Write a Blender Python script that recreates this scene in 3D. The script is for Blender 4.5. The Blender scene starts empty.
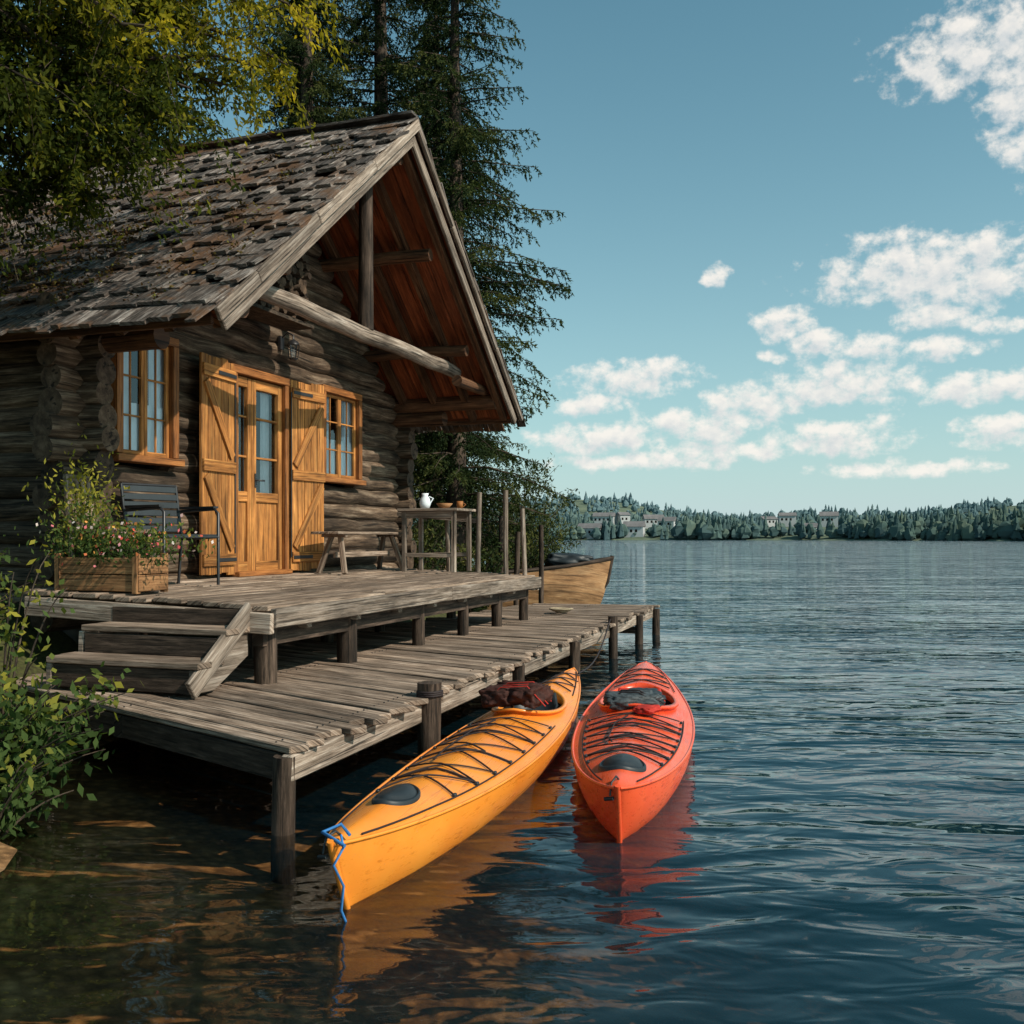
import bpy, math, random
import numpy as np
from mathutils import Vector, Matrix, noise as mnoise
random.seed(7); np.random.seed(7)
rad=math.radians
sc=bpy.context.scene
U=random.uniform
# ------------------------------------------------------------------ camera
cam_d=bpy.data.cameras.new('camera'); cam=bpy.data.objects.new('camera',cam_d); sc.collection.objects.link(cam)
cam.location=(0,0,1.42); cam.rotation_euler=(rad(90),0,0)
cam_d.sensor_width=36; cam_d.lens=35.0; cam_d.shift_y=0.0244; cam_d.clip_end=6000; cam_d.clip_start=0.05
sc.camera=cam
sc.view_settings.view_transform='Standard'; sc.view_settings.look='None'; sc.view_settings.exposure=0
# ------------------------------------------------------------------ node helpers
def newmat(name):
    m=bpy.data.materials.new(name); m.use_nodes=True; nt=m.node_tree; nt.nodes.clear()
    out=nt.nodes.new('ShaderNodeOutputMaterial'); return m,nt,out
def N(nt,t,**kw):
    n=nt.nodes.new(t)
    for k,v in kw.items():
        if hasattr(n,k): setattr(n,k,v)
        else: n.inputs[k].default_value=v
    return n
def S(nt,sock,v):
    if isinstance(v,bpy.types.NodeSocket): nt.links.new(v,sock)
    else: sock.default_value=v
def M(nt,op,a,b=None,c=None,clamp=False):
    n=nt.nodes.new('ShaderNodeMath'); n.operation=op; n.use_clamp=clamp
    S(nt,n.inputs[0],a)
    if b is not None: S(nt,n.inputs[1],b)
    if c is not None: S(nt,n.inputs[2],c)
    return n.outputs[0]
def VM(nt,op,a,b=None):
    n=nt.nodes.new('ShaderNodeVectorMath'); n.operation=op
    S(nt,n.inputs[0],a)
    if b is not None: S(nt,n.inputs[1],b)
    return n.outputs['Value'] if op in('DOT_PRODUCT','LENGTH') else n.outputs[0]
def ramp(nt,fac,stops,interp='LINEAR'):
    r=nt.nodes.new('ShaderNodeValToRGB'); r.color_ramp.interpolation=interp
    e=r.color_ramp.elements
    while len(e)<len(stops): e.new(0.5)
    for i,(p,c) in enumerate(stops):
        e[i].position=p; e[i].color=(c[0],c[1],c[2],1) if len(c)==3 else c
    nt.links.new(fac,r.inputs[0]); return r.outputs[0]
def mixc(nt,fac,a,b,mode='MIX'):
    n=nt.nodes.new('ShaderNodeMix'); n.data_type='RGBA'; n.blend_type=mode
    S(nt,n.inputs[0],fac)
    S(nt,n.inputs[6],a if isinstance(a,bpy.types.NodeSocket) else (*a,1)); S(nt,n.inputs[7],b if isinstance(b,bpy.types.NodeSocket) else (*b,1))
    return n.outputs[2]
def noise(nt,vec,scale,detail=4,rough=.55,dist=0):
    n=nt.nodes.new('ShaderNodeTexNoise'); nt.links.new(vec,n.inputs['Vector'])
    n.inputs['Scale'].default_value=scale; n.inputs['Detail'].default_value=detail; n.inputs['Roughness'].default_value=rough
    n.inputs['Distortion'].default_value=dist
    return n.outputs[0]
def principled(nt,out,col,rough=.6,spec=.3,metal=0,normal=None,coat=0):
    p=nt.nodes.new('ShaderNodeBsdfPrincipled')
    S(nt,p.inputs['Base Color'],col if isinstance(col,bpy.types.NodeSocket) else (*col,1))
    S(nt,p.inputs['Roughness'],rough); p.inputs['Specular IOR Level'].default_value=spec; p.inputs['Metallic'].default_value=metal
    p.inputs['Coat Weight'].default_value=coat
    if normal is not None: nt.links.new(normal,p.inputs['Normal'])
    if out is not None: nt.links.new(p.outputs[0],out.inputs[0])
    return p
def bump(nt,h,strength=.4,dist=.01,normal=None):
    b=nt.nodes.new('ShaderNodeBump'); b.inputs['Strength'].default_value=strength; b.inputs['Distance'].default_value=dist
    nt.links.new(h,b.inputs['Height'])
    if normal is not None: nt.links.new(normal,b.inputs['Normal'])
    return b.outputs[0]
def wood(name,dark,mid,light,su=1.3,sv=28,rough=.8,bs=.6,var=.6,crack=.75,moss=None,blot=.5):
    m,nt,out=newmat(name)
    uv=nt.nodes.new('ShaderNodeUVMap'); uv.uv_map='UVMap'
    at=nt.nodes.new('ShaderNodeAttribute'); at.attribute_name='rnd'; r=at.outputs['Fac']
    cx=nt.nodes.new('ShaderNodeCombineXYZ'); nt.links.new(M(nt,'MULTIPLY',r,37.3),cx.inputs[0]); nt.links.new(M(nt,'MULTIPLY',r,11.7),cx.inputs[1]); nt.links.new(M(nt,'MULTIPLY',r,53.),cx.inputs[2])
    base=VM(nt,'ADD',uv.outputs[0],cx.outputs[0])
    g=VM(nt,'MULTIPLY',base,(su*1.5,sv,1)); n1=noise(nt,g,1,7,.73,.2)
    g2=VM(nt,'MULTIPLY',base,(1.6,4.2,1)); n2=noise(nt,g2,1,4,.68)
    g3=VM(nt,'MULTIPLY',base,(su*1.1,sv*1.9,1)); n3=noise(nt,g3,1,2,.6,.1)
    col=ramp(nt,n1,[(.32,dark),(.5,mid),(.70,light)])
    bl=ramp(nt,n2,[(.32,(1-blot,)*3),(.62,(1.15,)*3)]); col=mixc(nt,1,col,bl,'MULTIPLY')
    cr=ramp(nt,n3,[(.36,(1-crack,)*3),(.42,(1,)*3)]); col=mixc(nt,1,col,cr,'MULTIPLY')
    br=M(nt,'MULTIPLY_ADD',r,var,1-var/2)
    cb=nt.nodes.new('ShaderNodeCombineColor'); [nt.links.new(br,cb.inputs[i]) for i in range(3)]
    col=mixc(nt,1,col,cb.outputs[0],'MULTIPLY')
    if moss:
        geo=nt.nodes.new('ShaderNodeNewGeometry'); nm=noise(nt,geo.outputs['Position'],1.3,6,.75)
        f=ramp(nt,nm,[(moss[1],(0,)*3),(moss[1]+.08,(1,)*3)]); col=mixc(nt,M(nt,'MULTIPLY',f,.75),col,moss[0])
    principled(nt,out,col,rough,.25,normal=bump(nt,n1,bs,.016))
    return m
def plain(name,col,rough=.5,spec=.4,metal=0,var=.25,scale=8,bs=.1,coat=0):
    m,nt,out=newmat(name); geo=nt.nodes.new('ShaderNodeTexCoord')
    n1=noise(nt,geo.outputs['Object'],scale,5,.6)
    c=ramp(nt,n1,[(.3,tuple(x*(1-var) for x in col)),(.7,tuple(min(1,x*(1+var)) for x in col))])
    principled(nt,out,c,rough,spec,metal,bump(nt,n1,bs,.01),coat); return m
def leafmat(name,stops,trans=.35,haze=None):
    m,nt,out=newmat(name); at=nt.nodes.new('ShaderNodeAttribute'); at.attribute_name='rnd'
    col=ramp(nt,at.outputs['Fac'],stops)
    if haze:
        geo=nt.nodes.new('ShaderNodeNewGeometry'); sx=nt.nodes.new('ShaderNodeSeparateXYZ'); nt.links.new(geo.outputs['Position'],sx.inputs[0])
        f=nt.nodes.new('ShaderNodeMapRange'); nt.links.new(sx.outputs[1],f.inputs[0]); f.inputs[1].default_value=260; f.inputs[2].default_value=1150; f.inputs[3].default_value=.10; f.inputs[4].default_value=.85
        col=mixc(nt,f.outputs[0],col,haze)  # distance haze mixed into the base colour, stronger with world depth
    p=nt.nodes.new('ShaderNodeBsdfDiffuse'); nt.links.new(col,p.inputs[0])
    if trans:
        t=nt.nodes.new('ShaderNodeBsdfTranslucent'); nt.links.new(mixc(nt,1,col,(1.5,1.5,.7),'MULTIPLY'),t.inputs[0])
        mx=nt.nodes.new('ShaderNodeMixShader'); mx.inputs[0].default_value=trans
        nt.links.new(p.outputs[0],mx.inputs[1]); nt.links.new(t.outputs[0],mx.inputs[2]); nt.links.new(mx.outputs[0],out.inputs[0])
    else: nt.links.new(p.outputs[0],out.inputs[0])
    return m
# ------------------------------------------------------------------ mesh builder
class MB:
    def __init__(s): s.v=[];s.f=[];s.uv=[];s.r=[];s.m=[];s.sm=[]
    def add(s,vs,fs,uvs,rnd,mat=0,smooth=False):
        o=len(s.v); s.v+= [tuple(p) for p in vs]; s.r+=[rnd]*len(vs)
        for f,u in zip(fs,uvs):
            s.f.append([o+i for i in f]); s.uv+=u; s.m.append(mat); s.sm.append(smooth)
    def box(s,c,size,R=None,rnd=None,mat=0):
        rnd=random.random() if rnd is None else rnd
        hx,hy,hz=[q/2 for q in size]; L=[(x,y,z) for x in(-hx,hx) for y in(-hy,hy) for z in(-hz,hz)]
        F=[(0,1,3,2),(4,6,7,5),(0,4,5,1),(2,3,7,6),(0,2,6,4),(1,5,7,3)]
        ax=max(range(3),key=lambda i:size[i]); o=[i for i in range(3) if i!=ax]
        uvs=[[(L[i][ax],L[i][o[0]]+L[i][o[1]]*1.37) for i in f] for f in F]
        c=Vector(c); vs=[(R@Vector(p) if R else Vector(p))+c for p in L]
        s.add(vs,F,uvs,rnd,mat)
    def beam(s,p0,p1,w,h,rnd=None,mat=0,up=(0,0,1),roll=0):
        p0=Vector(p0);p1=Vector(p1);d=p1-p0;l=d.length;x=d/l;y=Vector(up).cross(x).normalized();z=x.cross(y)
        R=Matrix((x,y,z)).transposed()
        if roll: R=R@Matrix.Rotation(roll,3,'X')
        s.box((p0+p1)/2,(l,w,h),R,rnd,mat)
    def tube(s,pts,rr,n=10,rnd=None,mat=0,cap=True,flat=1,capmat=None):
        rnd=random.random() if rnd is None else rnd
        pts=[Vector(p) for p in pts]
        if not hasattr(rr,'__len__'): rr=[rr]*len(pts)
        vs=[];us=[];L=0; ref=None
        for i,p in enumerate(pts):
            d=(pts[min(i+1,len(pts)-1)]-pts[max(i-1,0)]).normalized()
            if ref is None: ref=Vector((0,0,1)) if abs(d.z)<.9 else Vector((1,0,0))
            x=ref.cross(d)
            if x.length<1e-4: x=Vector((1,0,0)).cross(d)
            x.normalize(); y=d.cross(x); ref=y
            if i: L+=(p-pts[i-1]).length
            for k in range(n):
                a=2*math.pi*k/n; vs.append(p+(x*math.cos(a)+y*math.sin(a)*flat)*rr[i]); us.append((L,a*rr[0]))
        fs=[];uv=[]
        for i in range(len(pts)-1):
            for k in range(n):
                k2=(k+1)%n; f=(i*n+k,i*n+k2,(i+1)*n+k2,(i+1)*n+k); fs.append(f)
                a0=2*math.pi*k/n*rr[0];a1=2*math.pi*(k+1)/n*rr[0]; l0=us[i*n][0];l1=us[(i+1)*n][0]
                uv.append([(l0,a0),(l0,a1),(l1,a1),(l1,a0)])
        s.add(vs,fs,uv,rnd,mat,True)
        if cap:
            for e,idx in((0,range(n-1,-1,-1)),(len(pts)-1,range(n))):
                cv=[vs[e*n+k] for k in idx]
                s.add(cv,[tuple(range(n))],[[(math.cos(2*math.pi*k/n)*rr[e]*.4,math.sin(2*math.pi*k/n)*rr[e]*.4) for k in range(n)]],rnd*.5,mat if capmat is None else capmat)
    def log(s,p0,p1,r,n=12,wob=.012,mat=0,rnd=None,seg=.5,capmat=None):
        p0=Vector(p0);p1=Vector(p1);k=max(2,int((p1-p0).length/seg)+1)
        pts=[p0.lerp(p1,i/(k-1))+Vector((U(-wob,wob),U(-wob,wob),U(-wob,wob))) for i in range(k)]
        s.tube(pts,[r*U(.93,1.07) for _ in pts],n,rnd,mat,capmat=capmat)
    def obj(s,name,mats,parent=None,bevel=0,loc=None):
        me=bpy.data.meshes.new(name); me.from_pydata(s.v,[],s.f)
        ul=me.uv_layers.new(name='UVMap'); ul.data.foreach_set('uv',np.array(s.uv,dtype=np.float32).ravel())
        a=me.attributes.new('rnd','FLOAT','POINT'); a.data.foreach_set('value',np.array(s.r,dtype=np.float32))
        me.polygons.foreach_set('material_index',np.array(s.m,dtype=np.int32)); me.polygons.foreach_set('use_smooth',np.array(s.sm))
        for m in (mats if isinstance(mats,(list,tuple)) else [mats]): me.materials.append(m)
        me.update(); o=bpy.data.objects.new(name,me); sc.collection.objects.link(o)
        if parent: o.parent=parent
        if loc: o.location=loc
        if bevel:
            b=o.modifiers.new('bevel','BEVEL'); b.width=bevel; b.segments=1; b.limit_method='ANGLE'; b.angle_limit=rad(50)
        return o
def empty(name,loc=(0,0,0),rz=0,parent=None):
    e=bpy.data.objects.new(name,None); sc.collection.objects.link(e); e.location=loc; e.rotation_euler=(0,0,rz); e.empty_display_size=.1
    if parent: e.parent=parent
    return e
def leafmesh(name,P,D,Sd,ln,wd,rnd,mat,parent=None):
    P=np.asarray(P,float);D=np.asarray(D,float);Sd=np.asarray(Sd,float);n=len(P)
    ln=np.broadcast_to(ln,(n,))[:,None]; wd=np.broadcast_to(wd,(n,))[:,None]
    D=D/np.linalg.norm(D,axis=1,keepdims=True); Sd=np.cross(D,Sd); Sd=Sd/(np.linalg.norm(Sd,axis=1,keepdims=True)+1e-6)
    V=np.stack([P,P+D*ln*.45+Sd*wd*.5,P+D*ln,P+D*ln*.45-Sd*wd*.5],1).reshape(-1,3)
    me=bpy.data.meshes.new(name); me.vertices.add(4*n); me.vertices.foreach_set('co',V.astype(np.float32).ravel())
    me.loops.add(4*n); me.loops.foreach_set('vertex_index',np.arange(4*n,dtype=np.int32))
    me.polygons.add(n); me.polygons.foreach_set('loop_start',np.arange(0,4*n,4,dtype=np.int32))
    try: me.polygons.foreach_set('loop_total',np.full(n,4,dtype=np.int32))
    except Exception: pass
    a=me.attributes.new('rnd','FLOAT','POINT'); a.data.foreach_set('value',np.repeat(np.clip(rnd,0,1),4).astype(np.float32))
    me.materials.append(mat); me.update(calc_edges=True); me.validate()
    o=bpy.data.objects.new(name,me); sc.collection.objects.link(o)
    if parent: o.parent=parent
    return o
# ------------------------------------------------------------------ materials
m_log=wood('weathered_logs',(.016,.010,.006),(.10,.064,.040),(.30,.225,.16),su=1.2,sv=22,bs=.9,var=.8,blot=.65)
m_logend=wood('log_ends',(.03,.018,.011),(.10,.062,.038),(.20,.135,.09),su=24,sv=24,bs=.6,var=.9,crack=.8)
m_dock=wood('weathered_planks',(.065,.040,.027),(.245,.175,.127),(.50,.39,.31),su=1.4,sv=35,bs=.7,var=.7,blot=.5)
m_grey=wood('silvered_beams',(.07,.048,.033),(.26,.20,.155),(.52,.44,.37),su=1.2,sv=30,bs=.8,var=.5,blot=.55)
m_post=wood('wet_posts',(.014,.009,.006),(.055,.037,.026),(.14,.095,.07),su=2,sv=25)
m_orange=wood('oiled_pine',(.13,.05,.015),(.40,.16,.04),(.62,.30,.09),su=1.0,sv=26,rough=.65,bs=.5,var=.5,crack=.6,blot=.5)
m_frame=wood('window_frames',(.10,.038,.013),(.27,.10,.028),(.42,.18,.055),su=1.4,sv=30,rough=.6,bs=.35,var=.3,crack=.5,blot=.45)
m_plant=wood('planter_boards',(.10,.045,.018),(.30,.145,.06),(.46,.25,.115),su=1.4,sv=30,rough=.7,bs=.5,var=.4)
m_ceil=wood('soffit_boards',(.06,.016,.007),(.22,.056,.02),(.38,.11,.042),su=1.2,sv=22,rough=.5,bs=.35,var=.9,crack=.5,blot=.5)
m_raft=wood('rafter_wood',(.03,.014,.008),(.11,.05,.024),(.22,.11,.055),su=1.2,sv=22,rough=.7,bs=.5,var=.5)
m_roof=wood('roof_shakes',(.018,.013,.010),(.125,.098,.082),(.42,.375,.34),su=3,sv=26,bs=.9,var=1.4,moss=((.115,.054,.022),.50),blot=.65)
m_bark=wood('bark',(.02,.014,.01),(.07,.05,.035),(.14,.1,.07),su=6,sv=14,bs=1)
m_black=plain('black_metal',(.02,.02,.022),.4,.5)
m_rubber=plain('black_rubber',(.018,.024,.028),.5,.4)
m_cord=plain('cord',(.02,.012,.012),.7)
m_rope=plain('hemp_rope',(.32,.26,.18),.9,.1)
m_blue=plain('blue_rope',(.03,.16,.4),.7)
m_white=plain('white_cloth',(.72,.77,.82),.9,.1,var=.12,scale=5)
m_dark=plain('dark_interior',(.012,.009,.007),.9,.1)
m_vest=plain('vest_cloth',(.042,.016,.012),.8,.2,var=.7,scale=25,bs=.6)
m_bag=plain('dry_bag',(.05,.06,.065),.6,.3,var=.7,scale=25,bs=.5)
m_redcloth=plain('red_cloth',(.40,.03,.02),.7,.2)
def kayakmat(name,c,c2):
    m,nt,out=newmat(name); tc=nt.nodes.new('ShaderNodeTexCoord'); o=tc.outputs['Object']
    n1=noise(nt,o,2.2,4,.6); n2=noise(nt,VM(nt,'MULTIPLY',o,(3,40,40)),1,4,.7); n3=noise(nt,o,90,2,.6)
    col=ramp(nt,n1,[(.3,c2),(.7,c)])
    col=mixc(nt,1,col,ramp(nt,n2,[(.28,(.62,.55,.5)),(.42,(1,1,1))]),'MULTIPLY')
    sp=ramp(nt,n3,[(.66,(0,0,0)),(.74,(1,1,1))]); col=mixc(nt,M(nt,'MULTIPLY',sp,.35),col,(.35,.22,.14))
    ro=M(nt,'MULTIPLY_ADD',n2,.4,.10)
    principled(nt,out,col,ro,.5,normal=bump(nt,n2,.06,.006)); return m
m_yellow=kayakmat('yellow_plastic',(.86,.305,.036),(.78,.22,.022))
m_red=kayakmat('red_plastic',(.86,.125,.036),(.72,.065,.020))
m_boat=wood('boat_planks',(.12,.055,.022),(.34,.18,.08),(.50,.31,.16),su=1,sv=14,rough=.5,crack=.5,var=.2)
m_wall=plain('house_plaster',(.42,.43,.43),.8,var=.1,scale=.2)
m_tile=plain('house_tiles',(.16,.15,.15),.8,var=.3,scale=.3)
m_stone=plain('foundation_stone',(.10,.085,.07),.9,.2,var=.6,scale=5,bs=.8)
m_glass,nt,out=newmat('window_glass')
gl=N(nt,'ShaderNodeBsdfGlossy'); gl.inputs['Roughness'].default_value=.02; gl.inputs[0].default_value=(.9,.95,1,1)
tr=N(nt,'ShaderNodeBsdfTransparent'); tr.inputs[0].default_value=(.85,.9,.92,1)
fr=N(nt,'ShaderNodeFresnel'); fr.inputs[0].default_value=1.55
mx=N(nt,'ShaderNodeMixShader'); nt.links.new(M(nt,'ADD',fr.outputs[0],.05),mx.inputs[0]); nt.links.new(tr.outputs[0],mx.inputs[1]); nt.links.new(gl.outputs[0],mx.inputs[2]); nt.links.new(mx.outputs[0],out.inputs[0])
# foliage
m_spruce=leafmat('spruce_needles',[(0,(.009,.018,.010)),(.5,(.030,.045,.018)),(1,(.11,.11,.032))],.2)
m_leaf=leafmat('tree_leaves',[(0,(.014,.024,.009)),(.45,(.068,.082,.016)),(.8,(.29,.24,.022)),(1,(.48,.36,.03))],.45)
m_shrub=leafmat('shrub_leaves',[(0,(.02,.04,.014)),(.6,(.075,.115,.035)),(1,(.28,.25,.04))],.35)
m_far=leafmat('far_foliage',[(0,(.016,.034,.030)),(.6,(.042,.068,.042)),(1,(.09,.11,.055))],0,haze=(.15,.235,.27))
m_flower=leafmat('flower_petals',[(0,(.75,.7,.65)),(.4,(.7,.3,.35)),(.7,(.7,.08,.08)),(1,(.75,.45,.1))],.3)
m_moss=leafmat('roof_moss_and_litter',[(0,(.03,.018,.010)),(.6,(.10,.055,.024)),(1,(.13,.14,.03))],.1)
# ------------------------------------------------------------------ terrain
O=Vector((-3.333,8.05,0)); TH=math.atan2(.944,.33); cu,su_=math.cos(TH),math.sin(TH)
def toloc(x,y):
    dx=x-O.x;dy=y-O.y; return dx*cu+dy*su_, dx*su_-dy*cu
def shore(x,y):
    a,b=toloc(x,y)
    s1=b-(.9-max(0,a-7)*.9)
    s2=x+2.75+.25*math.sin(y*1.3)-.12*max(0,5-y)
    return min(s1,s2)
def hgt(x,y):
    d=shore(x,y)+.15*math.sin(x*2.1+y)*.5
    if d>0: z=-(.09*d+.024*d*d); z=max(z,-3.)
    else: z=min(.95,-d*.55)+ (min(8,(-d-6)*.05) if d<-6 else 0)
    if abs(x)<25 and -6<y<40: z+=.05*mnoise.noise(Vector((x*1.5,y*1.5,0)))
    return z
def axis(lo,hi,st,far):
    c=list(np.arange(lo,hi+1e-6,st)); g=st; x=hi
    while x<far: g*=1.35; x+=g; c.append(x)
    g=st; x=lo
    while x>-far: g*=1.35; x-=g; c.insert(0,x)
    return c
def sheet(name,zf,mat,st,far=3500,attr=None):
    xs=axis(-12,12,st,far); ys=axis(-3,26,st,far); nx,ny=len(xs),len(ys)
    V=[(x,y,zf(x,y)) for y in ys for x in xs]
    F=[(j*nx+i,j*nx+i+1,(j+1)*nx+i+1,(j+1)*nx+i) for j in range(ny-1) for i in range(nx-1)]
    me=bpy.data.meshes.new(name); me.from_pydata(V,[],F); me.polygons.foreach_set('use_smooth',[True]*len(F))
    if attr:
        a=me.attributes.new('depth','FLOAT','POINT'); a.data.foreach_set('value',np.array([attr(v[0],v[1]) for v in V],dtype=np.float32))
    me.materials.append(mat); me.update(); o=bpy.data.objects.new(name,me); sc.collection.objects.link(o); return o
m_ground,nt,out=newmat('ground_and_lakebed')
geo=N(nt,'ShaderNodeNewGeometry'); pos=geo.outputs['Position']
vo=N(nt,'ShaderNodeTexVoronoi'); vo.inputs['Scale'].default_value=15; nt.links.new(pos,vo.inputs['Vector'])
n1=noise(nt,pos,2.6,7,.75); n2=noise(nt,pos,30,3,.6)
bed=ramp(nt,n1,[(.32,(.10,.050,.020)),(.5,(.33,.175,.075)),(.70,(.66,.41,.22))])
pe=ramp(nt,vo.outputs['Distance'],[(.0,(1.35,)*3),(.6,(.4,)*3)]); bed=mixc(nt,.8,bed,pe,'MULTIPLY')
land=ramp(nt,n2,[(.3,(.03,.025,.014)),(.6,(.06,.065,.02)),(.8,(.09,.08,.035))])
sx=N(nt,'ShaderNodeSeparateXYZ'); nt.links.new(pos,sx.inputs[0])
f=ramp(nt,M(nt,'MULTIPLY_ADD',sx.outputs[2],3,.2),[(.2,(0,)*3),(.7,(1,)*3)])
principled(nt,out,mixc(nt,f,bed,land),.85,.2,normal=bump(nt,n1,.6,.05))
sheet('ground',hgt,m_ground,.25)
# water
m_water,nt,out=newmat('lake_water')
geo=N(nt,'ShaderNodeNewGeometry'); pos=geo.outputs['Position']
at=N(nt,'ShaderNodeAttribute'); at.attribute_name='depth'
w1=noise(nt,VM(nt,'MULTIPLY',pos,(.62,1.45,1)),1.0,2,.5,.9)
w2=noise(nt,VM(nt,'MULTIPLY',pos,(2.6,5.4,1)),1.0,2,.5,.6)
w3=noise(nt,VM(nt,'MULTIPLY',pos,(.16,.38,1)),1.0,1,.5)
hh=M(nt,'ADD',w1,M(nt,'MULTIPLY',w2,.24))
amp=ramp(nt,w3,[(.35,(.38,)*3),(.62,(1.0,)*3)])
sh=N(nt,'ShaderNodeMapRange'); nt.links.new(at.outputs['Fac'],sh.inputs[0]); sh.inputs[1].default_value=.05; sh.inputs[2].default_value=1.1; sh.inputs[3].default_value=.20; sh.inputs[4].default_value=1.0
hh=M(nt,'MULTIPLY',M(nt,'MULTIPLY',hh,amp),sh.outputs[0])
nrm=bump(nt,hh,1.0,.165)
gl=N(nt,'ShaderNodeBsdfGlossy'); gl.inputs['Roughness'].default_value=.02; gl.inputs[0].default_value=(.97,.99,1,1); nt.links.new(nrm,gl.inputs['Normal'])
df=N(nt,'ShaderNodeBsdfDiffuse'); df.inputs[0].default_value=(.005,.030,.044,1)
tr=N(nt,'ShaderNodeBsdfTransparent'); tr.inputs[0].default_value=(.93,.85,.70,1)
dp=M(nt,'SUBTRACT',1,M(nt,'POWER',2.718,M(nt,'MULTIPLY',M(nt,'POWER',at.outputs['Fac'],1.9),-2.6)),None,True)
mb=N(nt,'ShaderNodeMixShader'); nt.links.new(dp,mb.inputs[0]); nt.links.new(tr.outputs[0],mb.inputs[1]); nt.links.new(df.outputs[0],mb.inputs[2])
fr=N(nt,'ShaderNodeFresnel'); fr.inputs[0].default_value=1.333; nt.links.new(nrm,fr.inputs['Normal'])
mx=N(nt,'ShaderNodeMixShader'); nt.links.new(fr.outputs[0],mx.inputs[0]); nt.links.new(mb.outputs[0],mx.inputs[1]); nt.links.new(gl.outputs[0],mx.inputs[2]); nt.links.new(mx.outputs[0],out.inputs[0])
sheet('lake_water',lambda x,y:0.0,m_water,.3,attr=lambda x,y:max(0,-hgt(x,y)))
# ------------------------------------------------------------------ CABIN
cab=empty('log_cabin',O,TH)
RP=5.67; RC=2.73; SL=.79; YF=-1.508; YB=6.3
DZ=1.034; WY=.15; WL=(0,WY,0)
opens=[(.21,.93,2.08,3.16),(1.76,2.76,.9,3.11),(3.545,4.42,2.08,3.13)]
mb=MB(); r=.105; z=.80
def segs(a0,a1,z):
    out=[(a0,a1)]
    for (o0,o1,z0,z1) in opens:
        if z0-.03<z<z1+.03:
            nx=[]
            for s0,s1 in out:
                if o1<=s0 or o0>=s1: nx.append((s0,s1)); continue
                if o0>s0: nx.append((s0,o0))
                if o1<s1: nx.append((o1,s1))
            out=nx
    return out
while z<5.35:
    if z<3.36: a0,a1=-.40+U(-.09,.05),6.02+U(-.05,.05)
    else:
        w=(RP-.26-z)/SL; a0,a1=RC-w,RC+w
    if a1-a0>.3:
        for s0,s1 in segs(a0,a1,z): mb.log((s0,0,z),(s1,0,z),r*U(.94,1.1),16,.014,capmat=1,seg=.35)
    z+=.186
mb.obj('front_wall',[m_log,m_logend],cab,loc=WL)
for nm,aa in(('near_side_wall',-.06),('far_side_wall',5.70)):
    mb=MB(); z=.80+.093
    while z<3.40:
        mb.log((aa,-.24+U(-.07,.04),z),(aa,YB-.4,z),r*U(.95,1.1),16,.012,capmat=1); z+=.186
    mb.obj(nm,[m_log,m_logend],cab,loc=WL)
mb=MB(); mb.box((2.78,YB-.35,2.2),(5.4,.15,3)); mb.box((2.78,3,3.52),(5.4,5.6,.05)); mb.obj('back_wall',[m_log],cab)
mb=MB(); mb.box((2.78,3.1,.42),(5.7,6.0,.62)); mb.obj('foundation',[m_stone],cab,.03)
mb=MB(); mb.box((2.78,1.4,2.2),(5.2,.05,2.8)); mb.obj('interior_dark_panel',[m_dark],cab)  # near-black panel stands in for the unlit room behind the windows
def zr(a): return RP-SL*abs(a-RC)
cs=1/math.sqrt(1+SL*SL)
def slope(sg):
    dirv=Vector((sg*cs,0,-SL*cs)); nv=Vector((sg*SL*cs,0,cs)); R=Matrix((dirv,Vector((0,1,0)),dirv.cross(Vector((0,1,0))))).transposed(); return dirv,nv,R
mb=MB()
for sg in(-1,1):
    L=3.30/cs; dirv,nv,R=slope(sg)
    mid=Vector((RC,(YF+YB)/2,RP))+dirv*(L/2)-nv*.075
    mb.box(mid,(L,YB-YF-.02,.05),R,.3,1)
    rows=15; ex=L/rows
    for k in range(rows+1):
        s0=k*ex; y=YF-.04+U(-.03,0)
        while y<YB+.02:
            w=U(.06,.13) if random.random()<.6 else U(.13,.24); ln=ex*U(1.25,1.7)
            end=s0+ex*.95+U(-.05,.07)
            if random.random()<.08: end-=ex*.45
            if k==0: end=ex
            st=max(0,end-ln); ln=end-st
            cpos=Vector((RC,y+w/2,RP))+dirv*(st+ln/2)+nv*(.004+U(0,.018))
            rt=Matrix.Rotation(U(-.06,.06),3,'Z')@Matrix.Rotation(.075+U(-.02,.06),3,'Y')@Matrix.Rotation(U(-.05,.05),3,'X')
            rn=min(1,max(0,U(.0,1.0)*(1.05-.55*k/rows)+.1))
            mb.box(cpos,(ln,w-U(.003,.014),U(.014,.034)),R@rt,rn)
            y+=w
for q in np.arange(YF-.03,YB,.85): mb.beam((RC-.02,q,RP+.045+U(-.01,.01)),(RC-.02,q+.84,RP+.045+U(-.01,.01)),.15,.025)
mb.obj('roof_shakes',[m_roof,m_ceil],cab)
rg=np.random.default_rng(9); dirv,nv,R=slope(-1); P_=[];Rn=[]
for _ in range(230):
    s=4.2*rg.beta(2.6,1.3); y=rg.uniform(YF+.3,YB) if rg.random()<.5 else rg.uniform(0,4.5); n_=rg.integers(15,60)
    q=rg.normal(0,1,(n_,2))*np.array([.16,.10])*rg.uniform(.5,1.5); base=Vector((RC,0,RP))+nv*.05
    for (u,v) in q:
        ss=s+u
        if 0<ss<4.15 and y+v>YF: p=base+dirv*ss; P_.append((p.x,y+v,p.z+rg.uniform(-.01,.02))); Rn.append(rg.uniform(0,1))
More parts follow.
